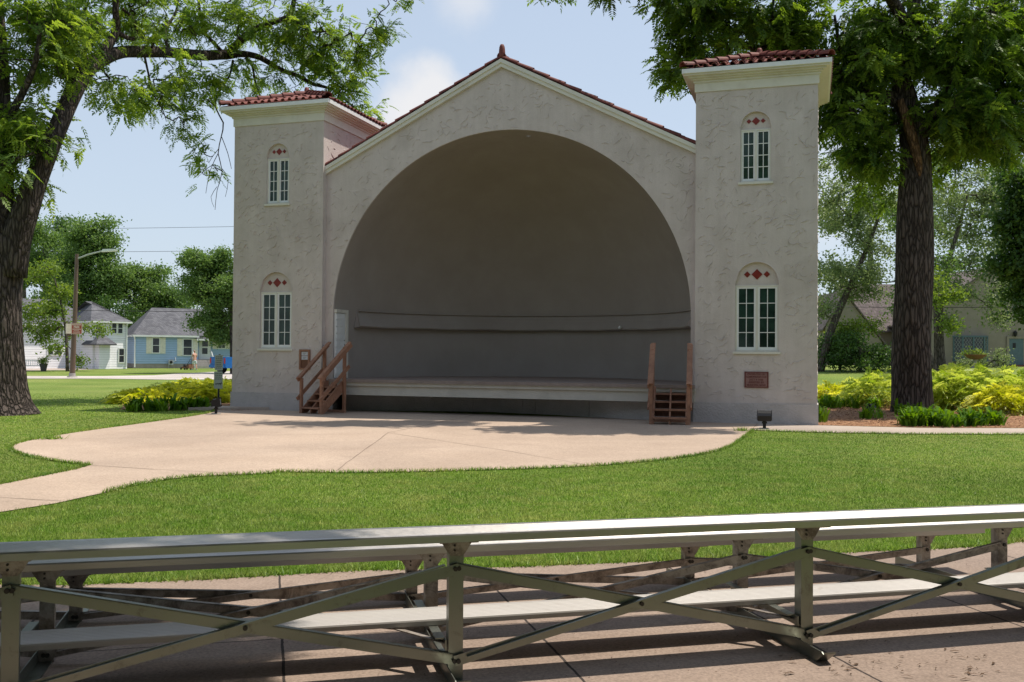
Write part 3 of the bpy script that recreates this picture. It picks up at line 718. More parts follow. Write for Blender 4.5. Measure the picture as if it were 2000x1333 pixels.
for ue, sg in ((UL, 1), (UR, -1)):
    for off, z0, z1 in ((.0, -.09, .12), (-.035, .02, .125)):
        a = (ue, ZG); b = (UM, ZA); v0 = VF-.09+off
        rb.hexa([(a[0], v0, a[1]+z0), (b[0], v0, b[1]+z0), (b[0], VF-.004, b[1]+z0), (a[0], VF-.004, a[1]+z0), (a[0], v0, a[1]+z1), (b[0], v0, b[1]+z1), (b[0], VF-.004, b[1]+z1), (a[0], VF-.004, a[1]+z1)])
rb.build('rake_board', 'trim', BS)
# hidden backing walls so the shell is a closed building
bk = MB(); bk.quad((UL, 6.5, 0), (UR, 6.5, 0), (UR, 6.5, ZG), (UL, 6.5, ZG)); bk.quad((UL, 6.5, ZG), (UR, 6.5, ZG), (UM, 6.5, ZA))
bk.quad((UL, 3.2, 0), (UL, 6.5, 0), (UL, 6.5, ZG), (UL, 3.2, ZG)); bk.quad((UR, 3.2, 0), (UR, 6.5, 0), (UR, 6.5, ZG), (UR, 3.2, ZG)); bk.build('rear_wall', 'stucco', BS)
# --- towers
TD = 3.2
def tower(u0, low, up_):
    """low / up_: (centre u, opening half width, sill z, head z, arch top z)"""
    rs = np.random.RandomState(int(u0*10)+5); mb = MB(); u1 = u0+W; wins = (low, up_)
    # front wall with openings: build column strips
    cuts = sorted({u0, u1, *[w[0]-w[1] for w in wins], *[w[0]+w[1] for w in wins]})
    ucols = []
    for a, b in zip(cuts[:-1], cuts[1:]):
        k = max(1, int((b-a)/.06)) if any(w[0]-w[1]-1e-6 <= a and b <= w[0]+w[1]+1e-6 for w in wins) else 1
        ucols += [(a+(b-a)*i/k, a+(b-a)*(i+1)/k) for i in range(k)]
    def top(w, u):
        c, hw = w[0], w[1]; rz = w[4]-w[3]-.04
        return w[3]+.04+rz*math.sqrt(max(0, 1-((u-c)/hw)**2))
    for a, b in ucols:
        za = zb = 0.
        for w in wins:
            if w[0]-w[1]-1e-6 <= a and b <= w[0]+w[1]+1e-6:
                mb.quad((a, 0, za), (b, 0, zb), (b, 0, w[2]), (a, 0, w[2])); za, zb = top(w, a), top(w, b)
                mb.quad((a, 0, za), (a, .07, za), (b, .07, zb), (b, 0, zb))
                mb.quad((a, .07, w[3]), (b, .07, w[3]), (b, .07, zb), (a, .07, za))       # tympanum
        mb.quad((a, 0, za), (b, 0, zb), (b, 0, 9.0), (a, 0, 9.0))
    for w in wins:
        for s in (-1, 1):
            x = w[0]+s*w[1]; mb.quad((x, 0, w[2]), (x, .12, w[2]), (x, .12, w[3]+.04), (x, 0, w[3]+.04))
        mb.quad((w[0]-w[1], .07, w[3]), (w[0]+w[1], .07, w[3]), (w[0]+w[1], .13, w[3]), (w[0]-w[1], .13, w[3]))
        # proud plaster band round the arch
        k = 20; rz = w[4]-w[3]-.04
        for i in range(k):
            t0, t1 = PI*i/k, PI*(i+1)/k; q = lambda t, g, v: (w[0]-(w[1]+g)*math.cos(t), v, w[3]+.04+(rz+g)*math.sin(t))
            mb.quad(q(t0, 0, -.008), q(t1, 0, -.008), q(t1, .035, -.003), q(t0, .035, -.003)); mb.quad(q(t0, 0, .01), q(t1, 0, .01), q(t1, 0, -.008), q(t0, 0, -.008))
    for x in (u0, u1): mb.quad((x, 0, 0), (x, TD, 0), (x, TD, 9.0), (x, 0, 9.0))
    mb.quad((u0, TD, 0), (u1, TD, 0), (u1, TD, 9.0), (u0, TD, 9.0)); mb.quad((u0, 0, 9.0), (u1, 0, 9.0), (u1, TD, 9.0), (u0, TD, 9.0))
    ok = lambda u, z: u0+.04 < u < u1-.04 and .58 < z < 8.3 and not any(abs(u-w[0]) < w[1]+.1 and w[2]-.12 < z < w[4]+.08 for w in wins)
    trowel(mb, u0, u1, .6, 8.3, 760, 0, rs, ok)
    trowel(mb, .1, TD-.1, .6, 8.3, 500, u1, rs, lambda a, z: .05 < a < TD-.05, ax='v')
    tw = mb.build('tower', 'stucco', BS)
    pl = MB(); pl.box(u0-.03, u1+(.0 if u0 < 1 else .03), -.03, TD+.03, -.05, .515); pl.build('plinth', 'plinth', tw)
    # cornice: stacked mouldings round the tower, gutter lip on top
    for nm, lst, mt in (('cornice', [(.03, Hc, 8.60), (.06, 8.60, 8.66), (.12, 8.66, 8.70), (.19, 8.70, 8.745), (.27, 8.745, 8.79)], 'trim'), ('gutter', [(.32, 8.79, 8.90)], 'white')):
        c = MB()
        for o, z0, z1 in lst: c.box(u0-o, u1+o, -o, TD+o, z0, z1)
        c.build(nm, mt, tw)
    rr = MB(); o = .30; ze = 8.92; cu, cv = (u0+u1)/2, TD/2; za = 9.60
    cor = [np.array(p) for p in ((u0-o, -o, ze), (u1+o, -o, ze), (u1+o, TD+o, ze), (u0-o, TD+o, ze))]; ap = np.array([cu, cv, za])
    for i in range(4):
        a, b = cor[i], cor[(i+1) % 4]; rr.quad(a, b, ap)
        Lw = np.linalg.norm(b-a); n = int(Lw/.21); d = (b-a)/Lw; mid = (a+b)/2; inw = ap-mid; nn = nrm(np.cross(d, inw)); 
        for k in range(n):
            s = (k+.5)/n; f = 1-abs(s-.5)*2
            if f < .08: continue
            p = a+(b-a)*s-nrm(inw)*.03; q = a+(b-a)*s+inw*f*.97
            tilecol(rr, p, q, .07, max(1, int(np.linalg.norm(q-p)/.4)), nn, k=6, lift=.02)
        tilecol(rr, a+np.array([0, 0, .03]), ap+np.array([0, 0, .05]), .12, 7, (0, 0, 1), k=8, lift=.03)
    tr = rr.build('tower_roof', 'tile', tw)
    f2 = MB(); f2.lathe([(.13, -.08), (.12, .04), (.085, .07), (.075, .2), (.05, .26), (0, .27)], 12, (cu, cv, za)); f2.build('finial', 'tile', tw, smooth=True)
    for w in wins:
        c, hw, zs, zh, zt = w; fr_ = MB(); t = .042; v = .045
        fr_.box(c-hw+.002, c-hw+t, v, .115, zs, zh); fr_.box(c+hw-t, c+hw-.002, v, .115, zs, zh); fr_.box(c-hw+t, c+hw-t, v, .115, zh-t, zh-.002); fr_.box(c-hw+t, c+hw-t, v, .115, zs+.002, zs+t); fr_.box(c-.028, c+.028, v-.012, .115, zs+t, zh-t)
        win = fr_.build('window', 'trim', BS)
        for s in (-1, 1):
            a, b = (c-hw+t, c-.028) if s < 0 else (c+.028, c+hw-t); sa = MB(); q = .036*(hw/.52)+.006
            z0, z1 = zs+t, zh-t
            sa.box(a, a+q, v+.012, .105, z0, z1); sa.box(b-q, b, v+.012, .105, z0, z1); sa.box(a+q, b-q, v+.012, .105, z1-q, z1); sa.box(a+q, b-q, v+.012, .105, z0, z0+q*1.6)
            m_ = (a+b)/2; g = .009; zz0, zz1 = z0+q*1.6, z1-q
            sa.box(m_-g, m_+g, v+.025, .1, zz0, zz1)
            for i in (1, 2, 3): z = zz0+(zz1-zz0)*i/4; sa.box(a+q, m_-g, v+.025, .1, z-g, z+g); sa.box(m_+g, b-q, v+.025, .1, z-g, z+g)
            sa.build('sash', 'white', win)
            gl = MB(); gl.quad((a, .088, z0), (b, .088, z0), (b, .088, z1), (a, .088, z1)); gl.build('pane', 'glass', win)
        si = MB(); si.box(c-hw-.05, c+hw+.05, -.045, .05, zs-.06, zs-.002); si.build('sill', 'trim', win)
        for dx, s in ((0, .112*hw/.52+.02), (-.225*hw/.52-.01, .068*hw/.52+.01), (.225*hw/.52+.01, .068*hw/.52+.01)):
            dm = MB(); z = zh+(zt-zh)*.47; dm.prism([(-s, 0), (0, -s), (s, 0), (0, s)], (c+dx, .072, z), (1, 0, 0), (0, 0, 1), (0, -.016, 0)); dm.build('diamond_tile', 'diamond', win)
    return tw
tower(0., (1.447, .525, 1.80, 3.455, 4.03), (1.469, .372, 6.03, 7.36, 7.79))
tower(Gp, (15.045, .525, 1.80, 3.455, 4.03), (15.005, .372, 6.03, 7.36, 7.79))

# --- plaque and notice board on the walls
loc = lambda u, v, z: uv(u, v, z)
pq = thing('wall_plaque', 'square reddish dedication plaque set in the right tower below its window', 'plaque', loc(15.045, 0, .9), -TH)
p = MB(); p.box(-.29, .29, -.03, -.001, 0, .40); p.build('frame', 'plaque2', pq)
p = MB(); p.prism([(-.255, .045), (-.235, .025), (.235, .025), (.255, .045), (.255, .355), (.235, .375), (-.235, .375), (-.255, .355)], (0, -.0301, 0), (1, 0, 0), (0, 0, 1), (0, -.004, 0)); p.build('tablet', 'plaque', pq)
p = MB()
for i, (t, w) in enumerate([('PRESENTED BY', .44), ('COSMOPOLITAN CLUB', .48), ('JULY 4 1936', .34), ('ASSISTED BY', .38), ('MUNICIPAL BAND', .45)]):
    add_text(p, t, .062, (0, -.037, .338-i*.068), (1, 0, 0), (0, 0, 1), w, .0015)
p.build('lettering', 'plaque2', pq)
nb = thing('notice_board', 'small wooden notice case with two paper slips beside left steps', 'notice board', loc(2.43, 0, 1.20), -TH)
p = MB(); p.box(-.17, -.115, -.06, -.001, 0, .58); p.box(.115, .17, -.06, -.001, 0, .58); p.box(-.115, .115, -.06, -.001, .525, .58); p.box(-.115, .115, -.06, -.001, 0, .05); p.build('frame', 'wood', nb)
p = MB(); p.box(-.115, .115, -.03, -.002, .05, .525); p.build('back_panel', 'cork', nb)
for z in (.285, .405):
    p = MB(); p.box(-.1, .1, -.036, -.031, z, z+.105); pp = p.build('paper_slip', 'paper', nb)
    p = MB(); 
    for i in range(3): p.box(-.06, .06-.02*i, -.0375, -.0362, z+.07-i*.02, z+.076-i*.02)
    p.build('print', 'ink', pp)

# --- wooden steps
def steps(u0, u1, vb, label, rot=0.):
    t = thing('wooden_steps', label, 'steps', loc((u0+u1)/2, vb, 0), -TH+rot, 'wooden steps up to the stage')
    hw = (u1-u0)/2; rn = .255; y0 = -4*rn
    for s in (-1, 1):
        m = MB(); x = s*(hw-.045)
        m.prism([(y0, .02), (y0+.2, .02), (0, .68), (0, .90), (-.15, .90), (y0, .13)], (x-.02, 0, 0), (0, 1, 0), (0, 0, 1), (.04, 0, 0)); m.build('stringer', 'wood', t)
    m = MB(); m.prism([(y0+.02, .02), (y0+.2, .02), (0, .66), (0, .8), (-.18, .86), (y0+.02, .13)], (-.02, 0, 0), (0, 1, 0), (0, 0, 1), (.04, 0, 0)); m.build('stringer', 'wood', t)
    for i in range(4):
        m = MB(); z = .185*(i+1); y = y0+rn*i; m.box(-hw+.03, hw-.03, y-.03, y+rn*.47, z-.038, z); m.box(-hw+.03, hw-.03, y+rn*.5, y+rn+.005, z-.038, z); m.build('tread', 'wood', t)
        if i: m = MB(); m.box(-hw+.07, hw-.07, y+.13, y+.15, z-.185, z-.04); m.build('riser', 'darkwood', t)
    m = MB(); m.box(-hw+.03, hw-.03, -.14, -.09, .0, .09); m.build('base_beam', 'wood', t)
    for s in (-1, 1):
        xo = s*(hw+.012)
        for y, z0, z1 in ((y0+.05, 0, .98), (-.1, .0 if s > 0 else .1, 1.84)):
            m = MB(); m.box(xo-.038, xo+.038, y-.038, y+.038, z0, z1); m.build('post', 'wood', t)
        m = MB(); a = np.array([xo, y0-.05, .99]); b = np.array([xo, .1, 1.99]); d = nrm(b-a); m.bar(a, b, (1, 0, 0), .11, np.cross((1, 0, 0), d), .04)
        xs = xo+s*.062; m.bar(a+np.array([s*.062, 0, -.06]), b+np.array([s*.062, 0, -.06]), (1, 0, 0), .036, np.cross((1, 0, 0), d), .125); m.build('handrail', 'wood', t)
        m = MB(); a = np.array([xo+s*.062, y0-.05, .40]); b = np.array([xo+s*.062, .03, 1.32]); m.bar(a, b, (1, 0, 0), .036, np.cross((1, 0, 0), d), .10); m.build('lower_rail', 'wood', t)
steps(3.15, 3.91, -.15, 'cedar steps with handrails by the white stage door', R(-17))
steps(12.53, 13.41, -.24, 'cedar steps with handrails against the right tower', R(6))

# --- floodlights and signpost
def floodlight(P, rz, label, sc=1., tilt=.0):
    t = thing('floodlight', label, 'floodlight', P, rz, 'small ground floodlights')
    m = MB(); m.box(-.11*sc, .11*sc, -.11*sc, .11*sc, 0, .03*sc); m.build('base', 'stone', t)
    m = MB(); m.box(-.035*sc, .035*sc, -.03*sc, .03*sc, .03*sc, .2*sc); m.box(-.055*sc, .055*sc, -.045*sc, .045*sc, .13*sc, .17*sc); m.build('stem', 'black', t)
    rot = Matrix.Translation((0, 0, .29*sc)) @ Matrix.Rotation(tilt, 4, 'X')
    m = MB(); m.prism([(-.11*sc, -.075*sc), (.09*sc, -.095*sc), (.09*sc, .095*sc), (-.06*sc, .095*sc), (-.11*sc, .05*sc)], (-.145*sc, 0, 0), (0, 1, 0), (0, 0, 1), (.29*sc, 0, 0))
    m.box(-.16*sc, -.147*sc, .02*sc, .11*sc, -.11*sc, .11*sc); m.box(.147*sc, .16*sc, .02*sc, .11*sc, -.11*sc, .11*sc)
    m.v = [tuple(rot @ Vector(v)) for v in m.v]; m.build('lamp_head', 'black', t)
    m = MB(); m.box(-.125*sc, .125*sc, .0901*sc, .1*sc, -.075*sc, .075*sc); m.v = [tuple(rot @ Vector(v)) for v in m.v]; m.build('lens', 'lens', t)
floodlight((*gnd(1493, 839)[:2], .0), -.25, 'black floodlight on the grass corner in front of the right tower', 1.05, .35)
floodlight((*gnd(422, 810)[:2], .0), -1.35, 'black floodlight by the left tower beneath the small sign post', 1.1, .15)
floodlight((*gnd(1702, 812)[:2], .02), .7, 'slim black spotlight on mulch just left of the big trunk', .75, .5)
floodlight((*gnd(1641, 786)[:2], .02), .9, 'slim black spotlight farther back near the yellow shrubs', .9, .9)
sp = thing('sign_post', 'short black post carrying two small grey rule signs beside left tower', 'sign post', gnd(426, 799), -.15)
m = MB(); m.tube([(0, 0, 0), (.03, 0, 1.62)], [.028, .028], 10); m.build('post', 'black', sp)
for nm, z0, z1, w, ic in (('sign_plate', 1.14, 1.60, .25, 0), ('sign_plate', .60, 1.11, .27, 1)):
    m = MB(); xo = z0*.02; m.prism([(-w/2+.02, z0), (w/2-.02, z0), (w/2, z0+.02), (w/2, z1-.02), (w/2-.02, z1), (-w/2+.02, z1), (-w/2, z1-.02), (-w/2, z0+.02)], (xo, -.03, 0), (1, 0, 0), (0, 0, 1), (0, -.006, 0)); pl_ = m.build(nm, 'signgreen', sp)
    m = MB(); rs = np.random.RandomState(4+ic)
    for i in range(7 if not ic else 4):
        z = z1-.05-i*.055; x = -w*.38
        while x < w*.3:
            L = rs.uniform(.02, .06); m.box(xo+x, xo+min(x+L, w*.4), -.0385, -.0362, z-.017, z); x += L+.014
    m.build('print', 'ink', pl_)
    if ic:
        for cx, s in ((-.055, 1.), (.05, 1.35)):
            m = MB()
            q = lambda x, z: (xo+cx+x*s, z0+.13+z*s)
            for a, b, c, d in ((-.035, .03, 0, .025), (-.035, -.028, -.025, 0), (.012, .02, -.025, 0), (.022, .045, .015, .04), (-.05, -.033, .012, .02)):
                x0, za = q(a, c); x1, zb = q(b, d); m.box(x0, x1, -.0385, -.0362, za, zb)
            m.build('pictogram', 'ink', pl_)
# ================================================================== BLEACHER
BL = thing('bleacher', 'three row aluminium bleacher with cross braced frames on the near pavement', 'bleacher', (0, 0, 0), BA)
FR = [-3.15, -1.15, .95, 2.985, 4.985]; E0, E1 = -3.6, 5.44
def plank(name, y0, wid, ztop, th, m='alu', x1=E1):
    r = .009; pr = [(0, ztop-th), (.004, ztop-th), (.004, ztop-th+.004), (.0, ztop-th+.006)]
    pr = [(0, ztop-th), (0, ztop-.012), (.003, ztop-.004), (.012, ztop)]
    k = 7
    for i in range(k):
        a = .03+(wid-.06)*i/k; b = .03+(wid-.06)*(i+.62)/k
        pr += [(a, ztop), (a+.002, ztop-.0022), (b, ztop-.0022), (b+.002, ztop)] if False else [(a, ztop-.0018), (a+.003, ztop), (b, ztop), (b+.003, ztop-.0018)]
    pr += [(wid-.012, ztop), (wid-.003, ztop-.004), (wid, ztop-.012), (wid, ztop-th)]
    pr += [(wid-.006, ztop-th), (wid-.006, ztop-.012), (.006, ztop-.012), (.006, ztop-th)]
    mb = MB(); mb.prism([(y0+y, z) for y, z in pr], (E0, 0, 0), (0, 1, 0), (0, 0, 1), (x1-E0, 0, 0)); return mb.build(name, m, BL)
rows = [(4.77, 4.86, .784), (5.53, 5.62, .572), (6.32, 6.42, .370)]
for y0, yp, zt in rows: plank('seat_plank', y0, .25, zt, .045)
plank('footboard', 5.12, .25, .262, .036, 'alum')
def angle_bar(mb, a, b, flat, h, fl, t=.006, inward=1):
    """L section: flat face of height h facing -y, flange depth fl along +y at the top"""
    a, b = np.array(a, float), np.array(b, float); d = nrm(b-a); up = nrm(np.cross(d, (0, 1., 0)));
    if up[2] < 0: up = -up
    mb.bar(a, b, (0, 1, 0), t, up, h, 0, .5)
    mb.bar(a+up*(h/2-t), b+up*(h/2-t), (0, 1, 0), fl, up, t, 0, 0)
for fx in FR:
    for ri, (y0, yp, zt) in enumerate(rows):
        z1 = zt-.046; m = MB()
        m.box(fx-.038, fx+.038, yp, yp+.006, .012, z1); m.box(fx-.038, fx-.032, yp+.006, yp+.07, .012, z1); m.box(fx+.032, fx+.038, yp+.006, yp+.03, .012, z1)
        m.build('post', 'alu3' if ri == 0 else 'alu2', BL)
        m = MB(); m.prism([(-.03, z1-.085), (.03, z1-.085), (.045, z1-.07), (.082, z1-.012), (.082, z1-.001), (-.082, z1-.001), (-.082, z1-.012), (-.045, z1-.07)], (fx, yp-.002, 0), (1, 0, 0), (0, 0, 1), (0, -.007, 0))
        m.box(fx-.1, fx+.1, y0+.012, y0+.238, z1-.006, z1-.0015)
        br = m.build('bracket', 'alu2', BL)
        for dx, dz in ((-.012, .03), (-.012, .055)): m = MB(); m.tube([(fx+dx, yp-.016, z1-dz), (fx+dx, yp-.009, z1-dz)], [.006, .006], 8); m.build('bolt', 'bolt', br)
    # skid
    m = MB(); m.prism([(4.70, .012), (6.74, .012), (6.74, .085), (4.64, .085), (4.62, .075)], (fx-.046, 0, 0), (0, 1, 0), (0, 0, 1), (.006, 0, 0))
    m.box(fx-.04, fx+.03, 4.70, 6.72, .014, .02)
    m.hexa([(fx-.04, 4.62, .075), (fx+.03, 4.62, .075), (fx+.03, 4.70, .014), (fx-.04, 4.70, .014), (fx-.04, 4.62, .085), (fx+.03, 4.62, .085), (fx+.03, 4.705, .022), (fx-.04, 4.705, .022)])
    m.build('skid', 'alu3', BL)
    m = MB(); m.bar((fx-.05, 4.87, .19), (fx-.05, 5.68, .19), (1, 0, 0), .006, (0, 0, 1), .055); m.bar((fx-.05, 4.90, .216), (fx-.05, 5.68, .216), (1, 0, 0), .05, (0, 0, 1), .006, 1, 0)
    m.build('footboard_arm', 'alu3', BL)
    m = MB(); m.bar((fx-.30, 5.16, .219), (fx-.05, 4.93, .19), (0, 1, 0), .05, (0, 0, 1), .006); m.box(fx-.17, fx+.05, 5.13, 5.36, .2195, .2255); m.build('footboard_clip', 'alu2', BL)
for a, b in zip(FR[:-1], FR[1:]):
    for ri, (yp, zt, zb) in enumerate([(4.86, .59, .115), (5.62, .395, .06), (6.42, .20, .05)]):
        h = .055 if ri == 0 else .048
        for sg in (0, 1):
            za, zc = (zt, zb) if sg == 0 else (zb, zt); y = yp-.0085-.008*sg; m = MB()
            if sg == 0: angle_bar(m, (a-.01, y, za), (b+.01, y, zc), 0, h, .035)
            else:
                m.bar((a-.01, y, za), (b+.01, y, zc), (0, 1, 0), .006, nrm(np.array([-(zc-za), 0, b-a])), h, 1, .5)
                d = nrm(np.array([b-a, 0, zc-za])); up = np.array([-d[2], 0, d[0]]); m.bar(np.array([a+.06, y, za])+up*(h/2-.006), np.array([b-.06, y, zc])+up*(h/2-.006), (0, 1, 0), .03, up, .006, 1, 0)
            o = m.build('cross_brace', ('alu3' if ri == 0 else 'alu2'), BL)
            for x, z in [(a+.01, za), (b-.01, zc)]+([((a+b)/2, (za+zc)/2)] if sg else []): m = MB(); m.tube([(x, y-.016, z), (x, y-.006, z)], [.012, .012], 10); m.build('bolt', 'bolt', o)
# debris on the pavement
def litter():
    rs = np.random.RandomState(21); mb = MB()
    spots = [(gnd(rs.uniform(1500, 1990), rs.uniform(1275, 1330)), 1) for _ in range(28)]+[(gnd(rs.uniform(1000, 1990), rs.uniform(1200, 1330)), .6) for _ in range(36)]+[(gnd(rs.uniform(1300, 1960), rs.uniform(1100, 1140)), .6) for _ in range(25)]+[(gnd(rs.uniform(500, 1300), rs.uniform(1150, 1330)), .5) for _ in range(20)]
    for P, s in spots:
        for _ in range(rs.randint(1, 4)):
            a = P+np.array([*(rs.randn(2)*.028), .016+rs.rand()*.006]); th = rs.normal(.0, .4); L = rs.uniform(.012, .065)*s; w = rs.uniform(.003, .008)*s
            d = np.array([math.cos(th), math.sin(th), 0]); n = np.array([-d[1], d[0], 0]); m = a+d*L*.5+n*rs.normal(0, .008)+UP*rs.uniform(.002, .01)
            mb.quad(a-n*w*.3, m-n*w, m+n*w, a+n*w*.3); mb.quad(m-n*w, a+d*L, a+d*L+n*w*.4, m+n*w)
    for _ in range(260):
        P = gnd(rs.uniform(300, 1990), rs.uniform(1085, 1330)); s = rs.uniform(.002, .006); mb.quad(P+np.array([-s, -s, .0155]), P+np.array([s, -s*.4, .0155]), P+np.array([s*.6, s, .0165]))
    tag(mb.build('leaf_litter', 'litter'), 'scattered brown twigs and dry leaf crumbs on the pavement', 'leaf litter', kind='stuff')
    for (x, y, n) in [(800, 855, 5), (640, 842, 4), (330, 1205-260, 5)]: pass
litter()
yl = MB(); p = lambda u, v, z: tuple(u*UB+v*VB+np.array([0, 0, z])); c = (-.02, 5.235)
yl.quad(p(c[0]-.02, c[1], .265), p(c[0]-.004, c[1]-.008, .268), p(c[0]+.018, c[1]-.004, .266), p(c[0]+.02, c[1]+.004, .267), p(c[0]-.006, c[1]+.01, .27))
tag(yl.build('fallen_leaf', 'yleaf'), 'tiny yellow fallen leaf lying on the bleacher footboard', 'leaf')

# ================================================================== HOUSES
def xz(px, py, Y): q = at(px, py, Y); return q[0], q[2]
def window(parent, px0, py0, px1, py1, Y, mun=(1, 2), shut=False, lattice=False, frame='white', dep=.06, glass='hglass'):
    x0, z1 = xz(px0, py0, Y); x1, z0 = xz(px1, py1, Y); t = .09; m = MB()
    m.box(x0, x0+t, Y-dep, Y-.003, z0, z1); m.box(x1-t, x1, Y-dep, Y-.003, z0, z1); m.box(x0+t, x1-t, Y-dep, Y-.003, z1-t, z1); m.box(x0+t, x1-t, Y-dep-.02, Y-.003, z0, z0+t)
    nx, nz = mun; g = .022
    for i in range(1, nx): x = x0+t+(x1-x0-2*t)*i/nx; m.box(x-g, x+g, Y-dep+.01, Y-.004, z0+t, z1-t)
    for i in range(1, nz): z = z0+t+(z1-z0-2*t)*i/nz; m.box(x0+t, x1-t, Y-dep+.012, Y-.005, z-g, z+g)
    w = m.build('window', frame, parent, world=True)
    m = MB(); m.quad((x0+t, Y-.02, z0+t), (x1-t, Y-.02, z0+t), (x1-t, Y-.02, z1-t), (x0+t, Y-.02, z1-t)); m.build('pane', glass, w)
    if shut:
        for a, b in ((x0-.55, x0-.02), (x1+.02, x1+.55)):
            m = MB(); m.box(a, b, Y-.05, Y-.003, z0, z1)
            for i in range(12): z = z0+.1+(z1-z0-.2)*i/12; m.box(a+.06, b-.06, Y-.065, Y-.05, z, z+.05)
            m.build('shutter', 'shutter', w)
    return w
def hip(x0, x1, y0, y1, ze, zr, il, ir, o=.35, th=.12):
    m = MB(); yc = (y0+y1)/2; a, b, c, d = (x0-o, y0-o, ze), (x1+o, y0-o, ze), (x1+o, y1+o, ze), (x0-o, y1+o, ze); r0, r1 = (x0-o+il, yc, zr), (x1+o-ir, yc, zr)
    m.quad(a, b, r1, r0); m.quad(c, d, r0, r1); m.quad(b, c, r1); m.quad(d, a, r0)
    low = [(p[0], p[1], ze-th) for p in (a, b, c, d)]
    for i, (p, q) in enumerate(((a, b), (b, c), (c, d), (d, a))): m.quad(low[i], low[(i+1) % 4], q, p)
    m.quad(*reversed(low)); return m
def eave(x0, x1, y0, y1, ze, o=.37, h=.16):
    m = MB(); m.box(x0-o, x1+o, y0-o, y0-o+.06, ze-h, ze-.02); m.box(x0-o, x0-o+.06, y0-o, y1+o, ze-h, ze-.02); m.box(x1+o-.06, x1+o, y0-o, y1+o, ze-h, ze-.02); return m
# --- white house
Y = 92.
wh = thing('white_house', 'white two storey clapboard house with grey hip roofs behind the lamp post', 'house', (-40, Y, 0))
xa, _ = xz(40, 700, Y); xb, _ = xz(250, 700, Y); _, ze = xz(170, 637, Y); _, zr = xz(170, 592, Y)
m = MB(); m.box(xa, xb, Y, Y+9, 0, ze); m.build('wall', 'white_siding', wh, world=True)
rf = hip(xa, xb, Y, Y+9, ze, zr+.3, 3.4, 3.2).build('roof', 'shingle', wh, world=True)
eave(xa, xb, Y, Y+9, ze).build('eave_trim', 'white', wh, world=True)
xv, _ = xz(157, 590, Y+4); m = MB(); m.tube([(xv, Y+4, zr), (xv, Y+4, zr+.85)], [.09, .09], 8); m.build('vent_pipe', 'white', rf)
# projecting two storey bay
YB = 89.; x0, _ = xz(181, 700, YB); x1, _ = xz(249, 700, YB); _, z2 = xz(220, 628, YB)
m = MB(); m.box(x0, x1, YB, Y+.5, 0, z2); m.build('bay_wall', 'white_siding', wh, world=True)
hip(x0, x1, YB, Y+4, z2, z2+1.95, 1.6, 3.0).build('bay_roof', 'shingle', wh, world=True); eave(x0, x1, YB, Y+1, z2).build('eave_trim', 'white', wh, world=True)
xc, _ = xz(205, 700, YB)
m = MB(); m.box(x0, xc, YB-.005, YB+.01, 0, z2-.1); m.build('shaded_panel', 'white_siding', wh, world=True)
window(wh, 217, 630, 229, 653, YB); window(wh, 229, 630, 241, 653, YB); window(wh, 231, 680, 244, 710, YB)
m = MB()
for px, py0 in ((201, 628), (247, 630)):
    x, z = xz(px, py0, YB-.08); m.tube([(x, YB-.3, z), (x, YB-.08, z-.35), (x, YB-.08, .2)], [.07, .07, .07], 8)
m.build('downspout', 'white', wh, world=True)
# porch block
YP = 88.; x0, _ = xz(176, 700, YP); x1, _ = xz(197, 700, YP); _, z3 = xz(190, 672, YP)
m = MB(); m.box(x0, x1, YP, YB+.3, 0, z3); m.build('porch_wall', 'white_siding', wh, world=True)
hip(x0, x1, YP, YB+1.6, z3, z3+1.1, .9, .9, .45).build('porch_roof', 'shingle', wh, world=True)
m = MB(); xd0, _ = xz(198, 700, YB); xd1, _ = xz(203.5, 700, YB); m.box(xd0, xd1, YB-.05, YB-.006, .15, 2.2); m.build('door', 'shade_siding', wh, world=True)
window(wh, 147, 677, 159, 695, Y); window(wh, 159, 677, 174, 695, Y); window(wh, 170, 640, 177, 662, Y); window(wh, 69, 665, 81, 680, Y-.6, (1, 1)); window(wh, 56, 681, 63, 697, Y-.6, (1, 1))
xl, _ = xz(86, 700, Y-.6); m = MB(); m.box(xa-4, xl, Y-.6, Y+6, 0, ze-.5); m.build('wing_wall', 'shade_siding', wh, world=True)
m = hip(xa-4, xl, Y-.6, Y+6, ze-.5, zr-.3, 3, 2); m.build('wing_roof', 'shingle', wh, world=True)
# the white house stands turned to the camera's right: turn the whole thing about its own corner
px_, _ = xz(215, 700, 89.); wh_piv = Vector((px_, 89., 0)); old = Vector(wh.location); ang = R(45)
wh.scale = (.985, 1, 1); wh.rotation_euler = (0, 0, ang)
d_ = old-wh_piv; wh.location = wh_piv+Matrix.Rotation(ang, 3, 'Z') @ Vector((d_.x*.985, d_.y, 0))
# --- blue house
Y = 93.
bh = thing('blue_house', 'light blue one storey house with cream shutters and dark grey roof', 'house', (-33, Y, 0))
x0, ze = xz(264, 654, Y); x1, _ = xz(392, 654, Y); xe, _ = xz(500, 654, Y); _, zr = xz(330, 601, Y+4); _, zf = xz(300, 711, Y)
m = MB(); m.box(x0, x1, Y, Y+8, zf, ze); m.box(x1, xe, Y+.8, Y+8, zf, ze-.05); m.build('wall', 'blue_siding', bh, world=True)
m = MB(); m.box(x0+.02, x1-.02, Y+.03, Y+7.9, -.1, zf); m.box(x1-.02, xe-.02, Y+.83, Y+7.9, -.1, zf); m.build('foundation', 'found', bh, world=True)
rf = hip(x0, xe, Y, Y+8, ze, zr, 2.6, 2.6, .3).build('roof', 'shingle', bh, world=True)
